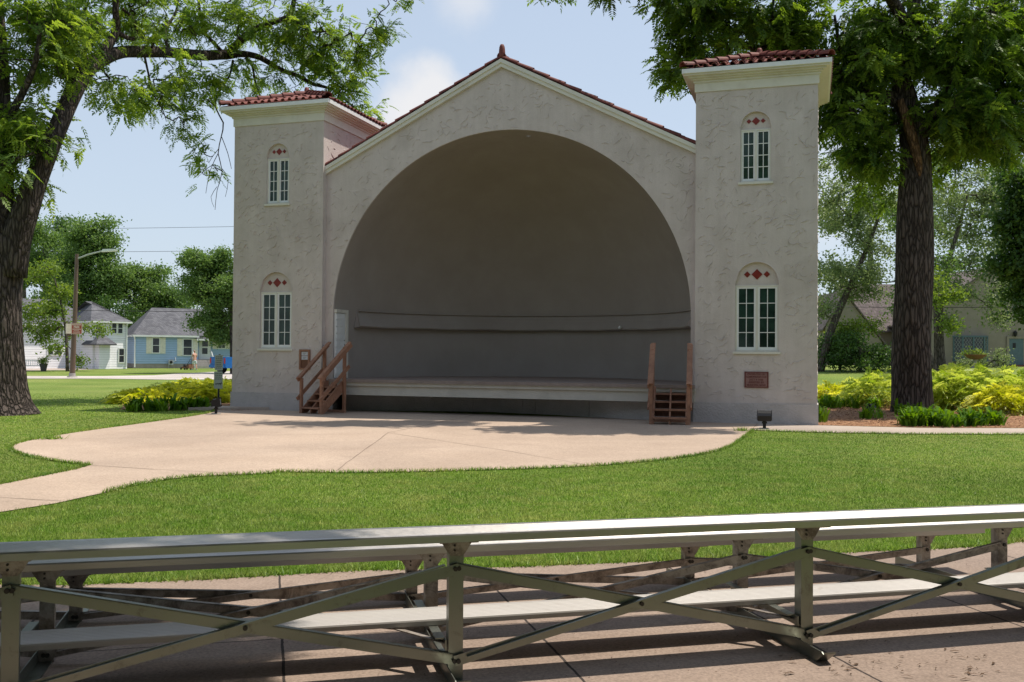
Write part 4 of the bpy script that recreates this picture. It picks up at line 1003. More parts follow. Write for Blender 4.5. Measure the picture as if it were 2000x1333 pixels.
# lowered porch roof at the entrance
xp0, _ = xz(386, 660, Y); m = MB(); m.hexa([(xp0, Y-.5, ze-.42), (xe, Y-.5, ze-.42), (xe, Y+1.6, ze+.55), (xp0, Y+1.6, ze+.55), (xp0, Y-.5, ze-.3), (xe, Y-.5, ze-.3), (xe, Y+1.6, ze+.75), (xp0, Y+1.6, ze+.75)]); m.build('porch_roof', 'shingle', bh, world=True)
eave(x0, x1-.3, Y, Y+8, ze, .32, .2).build('eave_trim', 'white', bh, world=True)
m = MB(); m.box(xp0, xe, Y-.54, Y-.48, ze-.5, ze-.34); m.build('porch_trim', 'white', bh, world=True)
m = MB(); m.tube([(x0-.12, Y-.2, ze-.1), (x0-.02, Y-.08, ze-.5), (x0-.02, Y-.08, .1)], [.06]*3, 8); m.build('downspout', 'white', bh, world=True)
window(bh, 297, 659, 313, 691, Y, (1, 2), True); window(bh, 359, 661, 379, 696, Y, (1, 2), True); window(bh, 441, 663, 458, 682, Y+.8, (2, 2), True)
dx0, dz1 = xz(401, 662, Y+.8); dx1, dz0 = xz(425, 703, Y+.8)
m = MB(); m.box(dx0, dx1, Y+.70, Y+.797, dz0, dz1); dd = m.build('door', 'white', bh, world=True)
gx0, gz1 = xz(407, 666, Y+.7); gx1, gz0 = xz(419, 677, Y+.7); m = MB(); m.box(gx0, gx1, Y+.68, Y+.699, gz0, gz1); gx0, gz1 = xz(407, 680, Y+.7); gx1, gz0 = xz(418, 692, Y+.7); m.box(gx0, gx1, Y+.68, Y+.699, gz0, gz1); m.build('door_glass', 'hglass', dd)
mx, mz = xz(395, 680, Y+.8); m = MB(); m.box(mx-.2, mx+.2, Y+.62, Y+.797, mz-.13, mz+.12); m.build('mailbox', 'black', bh, world=True)
sx0, _ = xz(388, 715, Y-1); sx1, _ = xz(402, 715, Y-1)
sx0, sx1 = dx0-.9, dx1+.1
m = MB(); m.box(sx0, sx1, Y-.4, Y+.79, -.05, dz0-.03)
for i in range(3): m.box(sx0, sx1, Y-.4-.3*(i+1), Y-.4-.3*i-.002, -.05, dz0-.03-.2*(i+1))
m.build('entry_steps', 'stone', bh, world=True)
m = MB()
for xx in (sx0+.05, sx1-.25):
    m.tube([(xx, Y-1.35, .0), (xx, Y-1.35, .95), (xx, Y-.3, 1.75), (xx, Y+.6, 1.75)], [.035]*4, 6); m.tube([(xx, Y-1.35, .35), (xx, Y-.3, 1.1)], [.03, .03], 6); m.tube([(xx, Y-.3, .5), (xx, Y-.3, 1.75)], [.03, .03], 6)
m.build('stair_rail', 'white', bh, world=True)
gx, gz = xz(332, 713, Y-.25); gm = thing('gas_meter', 'small grey gas meter against the blue house foundation', 'gas meter', (gx, Y-.3, 0)); m = MB(); m.box(-.22, .22, -.1, .12, .35, .85); m.tube([(-.2, 0, 0), (-.2, 0, .45)], [.03, .03], 6); m.tube([(.2, 0, .6), (.45, 0, .75), (.45, .2, 1.1)], [.04]*3, 6); m.build('meter_body', 'hose', gm); m = MB(); m.lathe([(.14, 0), (.14, .05), (.0, .06)], 14); m.v = [(x, -.1-z, .62+y) for x, y, z in m.v]; m.build('dial', 'black', gm)
pb = Vector((x0, Y, 0)); old = Vector(bh.location); ang = R(30); bh.scale = (.94, 1, 1); bh.rotation_euler = (0, 0, ang); d_ = old-pb
turn = lambda q: pb+Matrix.Rotation(ang, 3, 'Z') @ Vector(((q.x-pb.x)*.94, q.y-pb.y, q.z)); bh.location = turn(old)
gm.location = turn(Vector(gm.location)); gm.rotation_euler = (0, 0, ang)
# --- stucco house on the right
Y = 78.; GZ = .95
sh_ = thing('stucco_house', 'beige stucco house with teal door and leaded bay window behind right trees', 'house', (45, Y, GZ))
x0, _ = xz(1640, 700, Y+4); x1, _ = xz(2090, 700, Y); _, ze = xz(1900, 655, Y)
xm, _ = xz(1735, 700, Y)
m = MB(); m.box(x0, x1, Y+4, Y+11, GZ-.3, 4.0); 
ga, gb = xz(1780, 700, Y)[0], x1; gm_ = (ga+gb)/2; zt = xz(1900, 560, Y)[1]
m.prism([(ga, GZ-.3), (gb, GZ-.3), (gb, 4.4), (gm_, zt+1.5), (ga, 4.4)], (0, Y, 0), (1, 0, 0), (0, 0, 1), (0, 8, 0))
la, lb = xz(1612, 700, Y+2)[0], xz(1722, 700, Y+2)[0]; lp, lz = xz(1648, 572, Y+2)
m.prism([(la, GZ-.3), (lb, GZ-.3), (lb, xz(1722, 668, Y+2)[1]), (lp, lz), (la, xz(1612, 640, Y+2)[1])], (0, Y+2, 0), (1, 0, 0), (0, 0, 1), (0, 8, 0))
m.build('wall', 'stucco2', sh_, world=True)
hip(x0, x1, Y+4, Y+11, 3.9, 8.2, 1.5, 1.5, .4).build('main_roof', 'shingle2', sh_, world=True)
m = MB()
def slope(a, b, y0, y1, t=.14):
    m.hexa([(a[0], y0, a[1]), (b[0], y0, b[1]), (b[0], y1, b[1]), (a[0], y1, a[1]), (a[0], y0, a[1]+t), (b[0], y0, b[1]+t), (b[0], y1, b[1]+t), (a[0], y1, a[1]+t)])
slope((ga-.4, 4.2), (gm_, zt+1.52), Y-.3, Y+8); slope((gm_, zt+1.52), (gb+.4, 4.2), Y-.3, Y+8)
slope((lp, lz+.02), (lb+.3, xz(1722, 668, Y+2)[1]-.25), Y+1.8, Y+10); slope((la-.3, xz(1612, 640, Y+2)[1]-.3), (lp, lz+.02), Y+1.8, Y+10)
m.build('gable_roof', 'shingle2', sh_, world=True)
bx0, bz1 = xz(1868, 659, Y-.5); bx1, bz0 = xz(1934, 704, Y-.5)
m = MB(); m.prism([(bx0-.1, 0), (bx0+.45, -.6), (bx1-.45, -.6), (bx1+.1, 0)], (0, Y, bz1), (1, 0, 0), (0, 1, 0), (0, 0, .14)); m.prism([(bx0-.1, 0), (bx0+.45, -.6), (bx1-.45, -.6), (bx1+.1, 0)], (0, Y, bz0-.12), (1, 0, 0), (0, 1, 0), (0, 0, .12))
vs = [(bx0, 0), (bx0+.5, -.52), ((bx0+bx1)/2, -.52), (bx1-.5, -.52), (bx1, 0)]
for x, y in vs: m.box(x-.06, x+.06, Y+y-.06, Y+y+.06 if y < -.1 else Y-.003, bz0, bz1)
bw = m.build('bay_window', 'teal', sh_, world=True)
m = MB(); m2 = MB()
for (a, b) in zip(vs[:-1], vs[1:]):
    A = np.array([a[0], Y+a[1]+.01, bz0]); B = np.array([b[0], Y+b[1]+.01, bz0]); H = bz1-bz0; m.quad(A, B, B+UP*H, A+UP*H)
    L = np.linalg.norm(B-A); d = (B-A)/L; n = np.array([d[1], -d[0], 0]); n = n if n[1] < 0 else -n; st = .24
    for sg in (1, -1):
        k0 = -int(H/st/1.5)-1
        for k in range(k0, int(L/st)+abs(k0)+1):
            s0 = k*st; pts = []
            for t in (0, 1):
                pass
            # diagonal s = s0 + sg*z/1.5, clipped
            zz0, zz1 = 0., H; f = lambda z: s0+sg*z/1.5
            if sg > 0: zz0 = max(0, -s0*1.5); zz1 = min(H, (L-s0)*1.5)
            else: zz0 = max(0, (s0-L)*1.5); zz1 = min(H, s0*1.5)
            if zz1-zz0 > .05: m2.bar(A+d*f(zz0)+UP*zz0+n*.02, A+d*f(zz1)+UP*zz1+n*.02, n, .012, d, .022)
m.build('pane', 'hglass', bw); m2.build('lattice', 'signgreen', bw)
tx0, tz1 = xz(1970, 662, Y); tx1, tz0 = xz(1998, 713, Y)
m = MB(); m.box(tx0, tx1, Y-.06, Y-.003, tz0, tz1); td = m.build('door', 'teal', sh_, world=True)
m = MB(); m.box(tx0-.2, tx0-.01, Y-.12, Y-.003, GZ, tz1+.2); m.box(tx0-.01, tx1+.2, Y-.12, Y-.003, tz1+.01, tz1+.2); m.build('door_surround', 'stucco2', sh_, world=True)
m = MB(); m.box(tx0+.3, tx0+.55, Y-.075, Y-.061, tz1-.75, tz1-.35); m.build('door_light', 'black', td)
m = MB(); m.box(tx0-.6, tx1+.8, Y-1.2, Y-.004, GZ-.3, tz0-.18); m.box(tx0-.15, tx1+.4, Y-.7, Y-.005, tz0-.178, tz0-.005); m.build('door_step', 'brownstep', sh_, world=True)
lx, lz2 = xz(1983, 651, Y-.2); m = MB(); m.lathe([(.03, -.1), (.14, .0), (.17, .25), (.05, .38), (0, .45)], 8, (lx, Y-.2, lz2-.2)); m.box(lx-.03, lx+.03, Y-.2, Y-.004, lz2+.1, lz2+.14); m.build('wall_lantern', 'black', sh_, world=True)

# ================================================================== STREET THINGS
LP = gnd(141, 738)
lp = thing('street_lamp', 'tall brown street lamp with curved arm beside the far street', 'street lamp', LP)
m = MB(); m.tube([(0, 0, 0), (.12, 0, 4), (.19, 0, 7.75)], [.17, .135, .10], 12); m.build('pole', 'pole', lp)
m = MB(); m.tube([(.2, 0, 7.45), (.9, 0, 7.72), (1.7, 0, 7.93), (1.9, 0, 7.96)], [.05, .05, .045, .04], 8); m.build('arm', 'signgreen', lp)
m = MB(); m.prism([(0, -.05), (.9, -.02), (.95, .05), (.75, .12), (.1, .12)], (1.75, -.12, 7.94), (1, 0, .03), (0, 0, 1), (0, .24, 0)); m.build('lamp_head', 'white', lp)
m = MB(); m.lathe([(.32, 0), (.3, .08), (.2, .1), (.19, .28)], 12); m.build('base_plate', 'stone', lp)
P = at(150, 642, LP[1]-.25)
ps = thing('park_sign', 'small square red park sign with cream lettering on the lamp pole', 'sign', (P[0], P[1], P[2]-.72), .12)
m = MB(); m.box(-.32, .32, -.02, .0, 0, 1.44); m.v = [(x*.98, y, z*.46+.36) for x, y, z in m.v]; m = MB(); m.box(-.32, .32, -.02, 0, .37, 1.05); m.build('plate', 'signwhite', ps)
m = MB(); m.box(-.295, .295, -.026, -.0205, .395, 1.025); m.build('face', 'signred', ps)
m = MB(); add_text(m, 'McKENNAN', .13, (0, -.027, .955), (1, 0, 0), (0, 0, 1), .52, .004); add_text(m, 'PARK', .2, (0, -.027, .805), (1, 0, 0), (0, 0, 1), .36, .006)
for z, w, h in ((.675, .5, .05), (.59, .34, .03), (.5, .42, .035), (.44, .42, .02)):
    x = -w/2; rs = np.random.RandomState(int(z*100))
    while x < w/2-.03: L = rs.uniform(.02, .05); m.box(x, min(x+L, w/2), -.0300, -.0265, z-h/2, z+h/2); x += L+.012
m.build('lettering', 'signwhite', ps)
P2 = at(134.5, 642, LP[1]-.15); bx = thing('speaker_box', 'weathered cream box strapped to lamp pole left of red sign', 'box', (P2[0], P2[1], P2[2]-.32), .5)
m = MB(); m.prism([(-.14, -.12), (.14, -.12), (.17, .14), (-.17, .14)], (0, 0, 0), (1, 0, 0), (0, 1, 0), (0, 0, .62)); m.build('case', 'signwhite', bx); m = MB(); m.box(-.12, .12, -.1, .1, -.16, -.002); m.build('bracket', 'pole', bx)
# utility wires
def wire(pts, label):
    m = MB(); m.tube(pts, [.022]*len(pts), 5); tag(m.build('utility_wire', 'wire'), label, 'wire', 'overhead utility wires')
def sag(a, b, s, n=24): a, b = np.array(a), np.array(b); return [a+(b-a)*i/n-UP*s*4*(i/n)*(1-i/n) for i in range(n+1)]
wire(sag(at(-200, 447, 112), at(700, 437, 108), .25), 'topmost thin wire crossing the sky left of the bandshell')
wire(sag(at(-200, 490, 110), at(700, 484, 108), .3), 'thin dark wire in the sky below the topmost wire')
wire(sag(at(-200, 600, 76), at(700, 611, 76), .1), 'dark wire passing in front of the two left house roofs')
wire(sag(at(1500, 598, 66), at(2300, 595, 66), .15), 'thin wire crossing in front of the stucco house')
# white bench, planter pot by the white house
P = gnd(64, 725.2); gb_ = thing('garden_bench', 'small white garden bench beside the white house wall', 'bench', P, .5)
m = MB(); m.box(-.7, .7, -.25, .25, .42, .47); m.build('seat', 'white', gb_); m = MB()
for i in range(9): x = -.64+i*.16; m.box(x-.02, x+.02, .22, .26, .47, .85)
m.box(-.7, .7, .21, .27, .85, .92); m.build('backrest', 'white', gb_)
for x in (-.62, .62):
    for y in (-.2, .2): m = MB(); m.box(x-.035, x+.035, y-.035, y+.035, 0, .42); m.build('leg', 'white', gb_)
    m = MB(); m.box(x-.04, x+.04, -.25, .24, .62, .67); m.box(x-.03, x+.03, -.23, -.17, .47, .62); m.build('armrest', 'white', gb_)
P = gnd(85, 725.8); pt = thing('potted_shrub', 'dark tall pot holding a round green shrub by white house', 'potted plant', P); pt.scale = (.6, .6, .62)
m = MB(); m.lathe([(.32, 0), (.5, .95), (.54, 1.0), (.46, 1.02), (.44, .9), (0, .88)], 14); m.build('pot', 'pot', pt)
rs = np.random.RandomState(31); V, T = simple_leaves(blob_points([((0, 0, 1.35), (.5, .5, .42), 700)], rs), .16, rs); link('foliage', npmesh('foliage', V, 4, T), 'leafY', pt)
P = gnd(1905, 731, .75); P[1] = 71; P = np.array([at(1905, 718, 71)[0], 71, float(terrain(at(1905, 718, 71)[0], 71))])
ur = thing('planter_urn', 'rust coloured bowl planter on pedestal in front of bay window', 'planter', P)
m = MB(); m.lathe([(.3, 0), (.28, .08), (.13, .15), (.11, .5), (.2, .62)], 14); m.build('pedestal', 'stone', ur)
m = MB(); m.lathe([(.2, .62), (.5, .72), (.78, .95), (.8, 1.0), (.7, 1.0), (0, .93)], 18); m.build('bowl', 'terracotta', ur)
V, T = simple_leaves(blob_points([((-.35, 0, 1.15), (.25, .25, .25), 160), ((.2, 0, 1.12), (.4, .3, .2), 220), ((-.6, .1, 1.2), (.2, .2, .2), 90)], rs), .13, rs); link('foliage', npmesh('foliage', V, 4, T), 'leafY', ur)
# --- blue pickup
TY = 71.; P = gnd(421, 733); P = np.array([at(425, 733, TY)[0], TY, .02])
tk = thing('pickup_truck', 'bright blue pickup truck parked in the driveway partly behind the bandshell', 'pickup truck', P, R(-38))
def sect(mb, prof, y0, y1, x=.95, ins=0): mb.prism(prof, (-x, 0, 0), (0, 1, 0), (0, 0, 1), (2*x, 0, 0))
m = MB()   # local: +y forward, tail at y=-0.1
lower = [(0, .55), (.12, .45), (.55, .45), (.62, .72), (.95, .9), (1.3, .72), (1.38, .45), (3.6, .45), (3.68, .72), (4.0, .9), (4.35, .72), (4.42, .48), (5.2, .5), (5.3, .75), (5.25, 1.08), (3.75, 1.22), (2.1, 1.28), (0, 1.28)]
sect(m, lower, 0, 0, .96); body = m.build('body', 'bluepaint', tk)
m = MB(); m.prism([(2.05, 1.281), (3.85, 1.225), (3.2, 1.82), (2.25, 1.86)], (-.84, 0, 0), (0, 1, 0), (0, 0, 1), (1.68, 0, 0)); cabn = m.build('cab', 'bluepaint', tk)
m = MB(); m.quad((-.72, 2.03, 1.33), (.72, 2.03, 1.33), (.66, 2.2, 1.76), (-.66, 2.2, 1.76))
for s in (-1, 1): m.quad((s*.846, 2.3, 1.33), (s*.846, 3.5, 1.32), (s*.846, 3.12, 1.74), (s*.846, 2.36, 1.77))
m.build('window', 'hglass', cabn); m = MB(); m.box(-.14, .14, 2.18, 2.24, 1.80, 1.85); m.build('brake_light', 'red', cabn)
m = MB(); m.box(-.78, .78, -.025, -.002, .72, 1.24); tg = m.build('tailgate', 'bluepaint', body); m = MB(); m.box(-.3, .25, -.032, -.026, .98, 1.07); m.build('badge', 'red', tg)
m = MB(); m.box(-.9, .9, -.14, -.003, .5, .68); bmp = m.build('bumper', 'bluepaint', tk); m = MB(); m.box(-.16, .16, -.148, -.141, .52, .66); m.build('number_plate', 'paper', bmp)
for s in (-1, 1): m = MB(); m.box(s*.87-.07, s*.87+.07, -.03, -.002, .8, 1.2); m.build('tail_light', 'red', tk)
for y in (.96, 4.0):
    for s in (-1, 1):
        m = MB(); m.lathe([(.24, -.12), (.39, -.11), (.41, 0), (.39, .11), (.24, .12)], 20); m.v = [(s*.84+z, y+x, .41+yy) for x, yy, z in m.v]; w_ = m.build('wheel', 'tyre', tk); m = MB(); m.lathe([(.23, -.1), (.23, .1)], 16); m.v = [(s*.86+z, y+x, .41+yy) for x, yy, z in m.v]; m.build('rim', 'chrome', w_)

# ================================================================== PERSON
def skin_mesh(name, verts, edges, radii, m, parent, lv=2):
    me = bpy.data.meshes.new(name); me.from_pydata([tuple(v) for v in verts], edges, []); me.update()
    o = bpy.data.objects.new(name, me); C.objects.link(o)
    md = o.modifiers.new('skin', 'SKIN'); 
    sv = me.skin_vertices[0].data if me.skin_vertices else None
    if sv is None:
        bpy.context.view_layer.objects.active = o; o.select_set(True); bpy.ops.mesh.customdata_skin_add(); sv = me.skin_vertices[0].data
    for i, r in enumerate(radii): sv[i].radius = r if isinstance(r, tuple) else (r, r)
    sv[0].use_root = True
    o.modifiers.new('sub', 'SUBSURF').levels = lv
    bpy.context.view_layer.update()
    me2 = bpy.data.meshes.new_from_object(o.evaluated_get(bpy.context.evaluated_depsgraph_get()))
    bpy.data.objects.remove(o); me2.name = name
    return link(name, me2, m, parent, True)
PG = np.array([at(380, 722, 86.5)[0], 86.5, 0.])
pe = thing('person', 'shirtless person in pale shorts seen from behind pushing a lawn mower', 'person', PG, R(52))   # local +y = walking direction (left-away)
Vt = [(0, 0, .95), (0, .01, 1.12), (0, .02, 1.30), (0, .02, 1.44), (0, .04, 1.53), (0, .06, 1.62), (0, .075, 1.72),
      (-.17, .02, 1.43), (-.24, .06, 1.20), (-.20, .26, 1.03), (-.19, .34, 1.0),
      (.17, .02, 1.43), (.24, .06, 1.20), (.20, .26, 1.03), (.19, .34, 1.0),
      (-.10, 0, .88), (-.11, .10, .50), (-.11, .06, .10), (-.11, .20, .04),
      (.10, 0, .88), (.11, -.05, .50), (.11, -.20, .12), (.11, -.08, .04)]
Ed = [(0, 1), (1, 2), (2, 3), (3, 4), (4, 5), (5, 6), (3, 7), (7, 8), (8, 9), (9, 10), (3, 11), (11, 12), (12, 13), (13, 14), (0, 15), (15, 16), (16, 17), (17, 18), (0, 19), (19, 20), (20, 21), (21, 22)]
Rd = [(.155, .115), (.15, .11), (.17, .115), (.15, .1), (.055, .055), (.08, .095), (.075, .09), .065, .045, .036, .035, .065, .045, .036, .035, .1, .062, .042, .04, .1, .062, .042, .04]
skin_mesh('body', Vt, Ed, Rd, 'skin', pe)
skin_mesh('shorts', [(0, 0, .97), (0, 0, .90), (-.10, .01, .85), (-.115, .09, .52), (.10, 0, .85), (.115, -.045, .52)], [(0, 1), (1, 2), (2, 3), (1, 4), (4, 5)], [(.175, .135), (.175, .135), .125, .105, .125, .105], 'shorts', pe)
m = MB(); m.lathe([(.0, .105), (.06, .09), (.088, .04), (.092, 0), (.08, -.05)], 12, (0, .062, 1.70)); m.build('hair', 'hair', pe, smooth=True)
for s in (-1, 1): m = MB(); m.prism([(-.05, 0), (.05, 0), (.05, .2), (.0, .24), (-.05, .2)], (s*.11, (.07 if s < 0 else -.18), .0), (1, 0, 0), (0, 1, 0), (0, 0, .08)); m.build('shoe', 'shorts', pe)
a = R(52); fwd = np.array([-math.sin(a), math.cos(a), 0]); lm_ = thing('lawn_mower', 'small orange and black push mower on the lawn by blue house', 'lawn mower', PG+fwd*1.35, a)
m = MB(); m.prism([(-.26, -.35), (.26, -.35), (.3, .3), (.18, .45), (-.18, .45), (-.3, .3)], (0, 0, .12), (1, 0, 0), (0, 1, 0), (0, 0, .16)); m.build('deck', 'terracotta', lm_)
m = MB(); m.lathe([(.19, 0), (.2, .12), (.14, .22), (.05, .25)], 12, (0, .08, .28)); m.build('engine', 'black', lm_)
m = MB(); m.tube([(-.22, -.3, .25), (-.22, -1.02, 1.0), (.22, -1.02, 1.0), (.22, -.3, .25)], [.02]*4, 6); m.build('handle', 'black', lm_)
m = MB(); m.hexa([(-.2, -.75, .15), (.2, -.75, .15), (.24, -.38, .2), (-.24, -.38, .2), (-.18, -.72, .5), (.18, -.72, .5), (.22, -.38, .42), (-.22, -.38, .42)]); m.build('grass_bag', 'terracotta', lm_)
for x in (-.31, .31):
    for y in (-.28, .32): m = MB(); m.lathe([(.1, -.03), (.11, 0), (.1, .03)], 12); m.v = [(x+z, y+xx, .11+yy) for xx, yy, z in m.v]; m.build('wheel', 'tyre', lm_)
# ================================================================== TREES
def limb_px(lst, Y0):
    """lst of (px, py, width px, dY)"""
    pts = []; rad = []
    for q in lst:
        Y = Y0+(q[3] if len(q) > 3 else 0); pts.append(at(q[0], q[1], Y)); rad.append(q[2]*Y/F_PX/2)
    return pts, rad
def blobs_px(lst, Y0, dd=2.2):
    out = []
    for b in lst:
        x, y, rx, ry, n = b[:5]; Y = Y0+(b[5] if len(b) > 5 else 0); d = b[6] if len(b) > 6 else dd
        out.append((at(x, y, Y), (rx*Y/F_PX, d, ry*Y/F_PX), n))
    return out
def big_tree(name, label, limbs, blobs, seed, leafmat, bark, per=2.5, L=.40, pairs=7, ll=.13, lw=.056, droop=.34, base=None, rtip=.0055, bare=()):
    rs = np.random.RandomState(seed); root = thing(name, label, 'tree', base)
    seeds = []; tm = MB()
    for i, (p, r) in enumerate(limbs):
        P, Rr = dens(p, r, .3 if i else .22); n = 22 if i == 0 else (14 if max(r) > .12 else 8)
        tm.tube(P, Rr, n, wob=.05 if max(r) > .1 else .02, seed=seed+i)
        seeds += [q for q, rr in zip(P, Rr) if rr < .32]
    tr = tm.build('trunk', bark, root, smooth=True, world=True)
    att = blob_points(blobs, rs); V, F, B, D = grow(np.array(seeds)[::2], att, rs, rtip=rtip)
    me = npmesh('twigs', V, 4, faces=F); link('twigs', me, bark, root, world=True)
    reps = rs.poisson(per, len(B)); P = np.repeat(B, reps, 0)+rs.randn(reps.sum(), 3)*.12; Dd = np.repeat(D, reps, 0)
    Dd = nrm(Dd*.45+nrm(rs.randn(len(P), 3)*np.array([1, 1, .55]))*.9-UP*.12)
    Ln = L*(.65+.6*rs.rand(len(P)))
    V, T = compound(P, Dd, Ln, pairs, lw, ll, rs, droop=droop, tint0=np.repeat(rs.rand(len(B))**1.3, reps))
    link('crown', npmesh('crown', V, 4, T), leafmat, root, world=True)
    return root
YL = 25.15
def back(x, y): return 0 if y > 420 else 8.6*max(0., min(1., (x-110)/330))
limbsL = [limb_px([(*q[:3], (q[3] if len(q) > 3 else 0)+back(q[0], q[1])) for q in l], YL) for l in [
    [(12, 822, 128), (10, 812, 117), (7, 797, 105), (3, 775, 97), (0, 750, 92), (-2, 700, 88), (-3, 620, 85), (-3, 540, 85), (-2, 480, 84), (2, 430, 62), (0, 380, 50), (0, 300, 46), (-2, 200, 42), (-10, 60, 36), (-20, -90, 28)],
    [(22, 540, 58, -.1), (32, 470, 56, -.15), (48, 420, 50, -.15), (70, 355, 42, -.1), (100, 280, 36), (135, 200, 33), (165, 140, 36), (188, 120, 34), (212, 109, 28), (240, 102, 23), (300, 101, 22), (350, 104, 20), (400, 109, 20), (440, 107, 19), (462, 104, 17)],
    [(452, 105, 15), (486, 107, 12, .1), (510, 114, 11, .2), (533, 128, 10, .3), (556, 140, 9, .4), (584, 149, 8, .5), (612, 165, 7, .6), (649, 174, 5, .8), (672, 193, 4, 1), (693, 212, 3, 1.1), (714, 224, 2, 1.2)],
    [(448, 106, 16), (470, 79, 14, -.2), (498, 58, 12, -.4), (533, 44, 11, -.5), (561, 35, 11, -.6), (570, 21, 10, -.7), (574, 0, 9, -.8), (590, -80, 7, -1)],
    [(562, 35, 6, -.6), (593, 51, 5, -.5), (603, 65, 4, -.5), (645, 60, 3, -.4)],
    [(480, 113, 5), (493, 130, 5), (498, 158, 4), (510, 192, 2)],
    [(172, 128, 20), (150, 98, 17), (140, 78, 15), (122, 50, 14, .2), (115, 10, 13, .3), (112, -60, 11, .4)],
    [(195, 112, 26), (212, 85, 20, -.2), (228, 58, 15, -.4), (225, 20, 12, -.6), (230, -60, 10, -.8)],
    [(228, 62, 11, -.4), (250, 75, 9, -.5), (266, 72, 7, -.6), (262, 40, 6, -.8), (240, 18, 5, -.9)],
    [(330, 98, 7), (322, 62, 6, .4), (345, 20, 5, .8), (350, -40, 4, 1)],
    [(432, 100, 8), (410, 76, 7, .3), (395, 55, 6, .6), (388, 0, 5, .9)],
    [(282, 108, 5), (290, 145, 4, .1), (300, 185, 3, .2), (318, 215, 2, .2), (325, 238, 1.2, .2)],
    [(455, 118, 5), (448, 150, 4, -.1), (430, 172, 4, -.1), (420, 208, 3, -.2), (436, 240, 3, -.2), (432, 268, 2, -.2), (426, 300, 2, -.2), (434, 335, 1.6, -.2), (424, 372, 1.2, -.2), (420, 410, 1, -.2)],
    [(433, 268, 1.6, -.2), (445, 300, 1.4, -.2), (452, 330, 1, -.2)], [(426, 300, 1.5, -.2), (410, 335, 1.2, -.2), (402, 378, .9, -.2)], [(434, 330, 1.3, -.2), (446, 352, 1, -.2), (440, 385, .8, -.2)], [(428, 290, 1.4, -.2), (416, 305, 1.1, -.2), (408, 318, .9, -.2)], [(424, 365, 1.1, -.2), (412, 385, .9, -.2), (418, 405, .7, -.2)],
    [(-2, 260, 20, -.2), (40, 190, 14, -.5), (70, 120, 10, -.8), (80, 40, 7, -1)], [(-2, 330, 14, -.3), (35, 310, 8, -.7), (65, 300, 5, -1)]]]
blobsL = blobs_px([(*b[:5], (b[5] if len(b) > 5 else 0)+back(b[0], b[1]), (b[6] if len(b) > 6 else 1.7)) for b in [(60, 110, 85, 100, 220), (30, 250, 60, 80, 190), (35, 345, 42, 50, 60), (85, 250, 35, 50, 60), (110, 45, 90, 60, 210), (245, 25, 110, 45, 180), (370, 45, 90, 60, 150), (480, 40, 85, 60, 120), (610, 55, 80, 60, 150), (680, 150, 45, 70, 130), (700, 215, 30, 40, 50), (730, 70, 30, 50, 45),
    (205, 180, 30, 35, 26), (250, 205, 35, 50, 48), (295, 165, 30, 40, 36), (350, 165, 45, 45, 70), (375, 230, 25, 45, 30), (420, 165, 45, 40, 62), (395, 290, 20, 55, 26), (480, 150, 45, 30, 46), (545, 165, 40, 25, 28), (600, 125, 50, 40, 70), (640, 200, 40, 35, 34), (560, 85, 60, 30, 60), (800, 10, 18, 42, 22), (300, 75, 60, 30, 50), (170, 70, 30, 40, 40),
    (200, -130, 260, 90, 260, 0, 3), (560, -130, 220, 80, 220, 0, 3), (-130, 150, 90, 220, 220, 0, 3)]], YL)
big_tree('walnut_tree', 'huge dark trunked tree at the left edge arching a limb over left tower', limbsL, blobsL, 5, 'leafL', 'bark', base=(*gnd(10, 812)[:2], 0))
YR = 29.08
limbsR = [limb_px(l, YR) for l in [
    [(1779, 818, 92), (1779, 806, 82), (1780, 785, 78), (1781, 740, 74), (1783, 600, 70), (1786, 450, 66), (1788, 380, 64), (1789, 310, 55), (1779, 240, 46), (1766, 185, 42), (1758, 145, 34), (1768, 80, 28), (1785, 20, 24), (1790, -90, 18)],
    [(1775, 225, 34), (1755, 196, 31), (1720, 188, 29), (1694, 180, 27), (1668, 158, 26), (1640, 140, 24), (1600, 125, 20), (1550, 108, 18), (1500, 100, 16), (1450, 88, 13), (1405, 52, 11), (1368, 24, 9), (1340, -5, 8), (1280, -70, 6)],
    [(1788, 290, 30), (1825, 215, 20, -.4), (1880, 140, 14, -.8), (1930, 60, 10, -1), (1955, -50, 8, -1.2)],
    [(1778, 55, 16), (1740, 5, 12, .3), (1690, -60, 9, .5)], [(1505, 100, 7), (1512, 60, 6, -.3), (1508, 20, 5, -.5), (1520, -40, 4, -.6)], [(1660, 152, 9), (1640, 90, 7, -.3), (1630, 30, 5, -.5)],
    [(1500, 97, 9, .3), (1380, -60, 7, -.2), (1220, -110, 5, -.8), (1120, -120, 4, -1)]]]
limbsR.append(([np.array(p, float) for p in ((12.3, 29.0, 11.3), (10.8, 27.4, 12.2), (8.6, 24.3, 12.9), (5.5, 23.8, 13.2), (1.2, 24.5, 13.3))], [.2, .16, .12, .08, .04]))
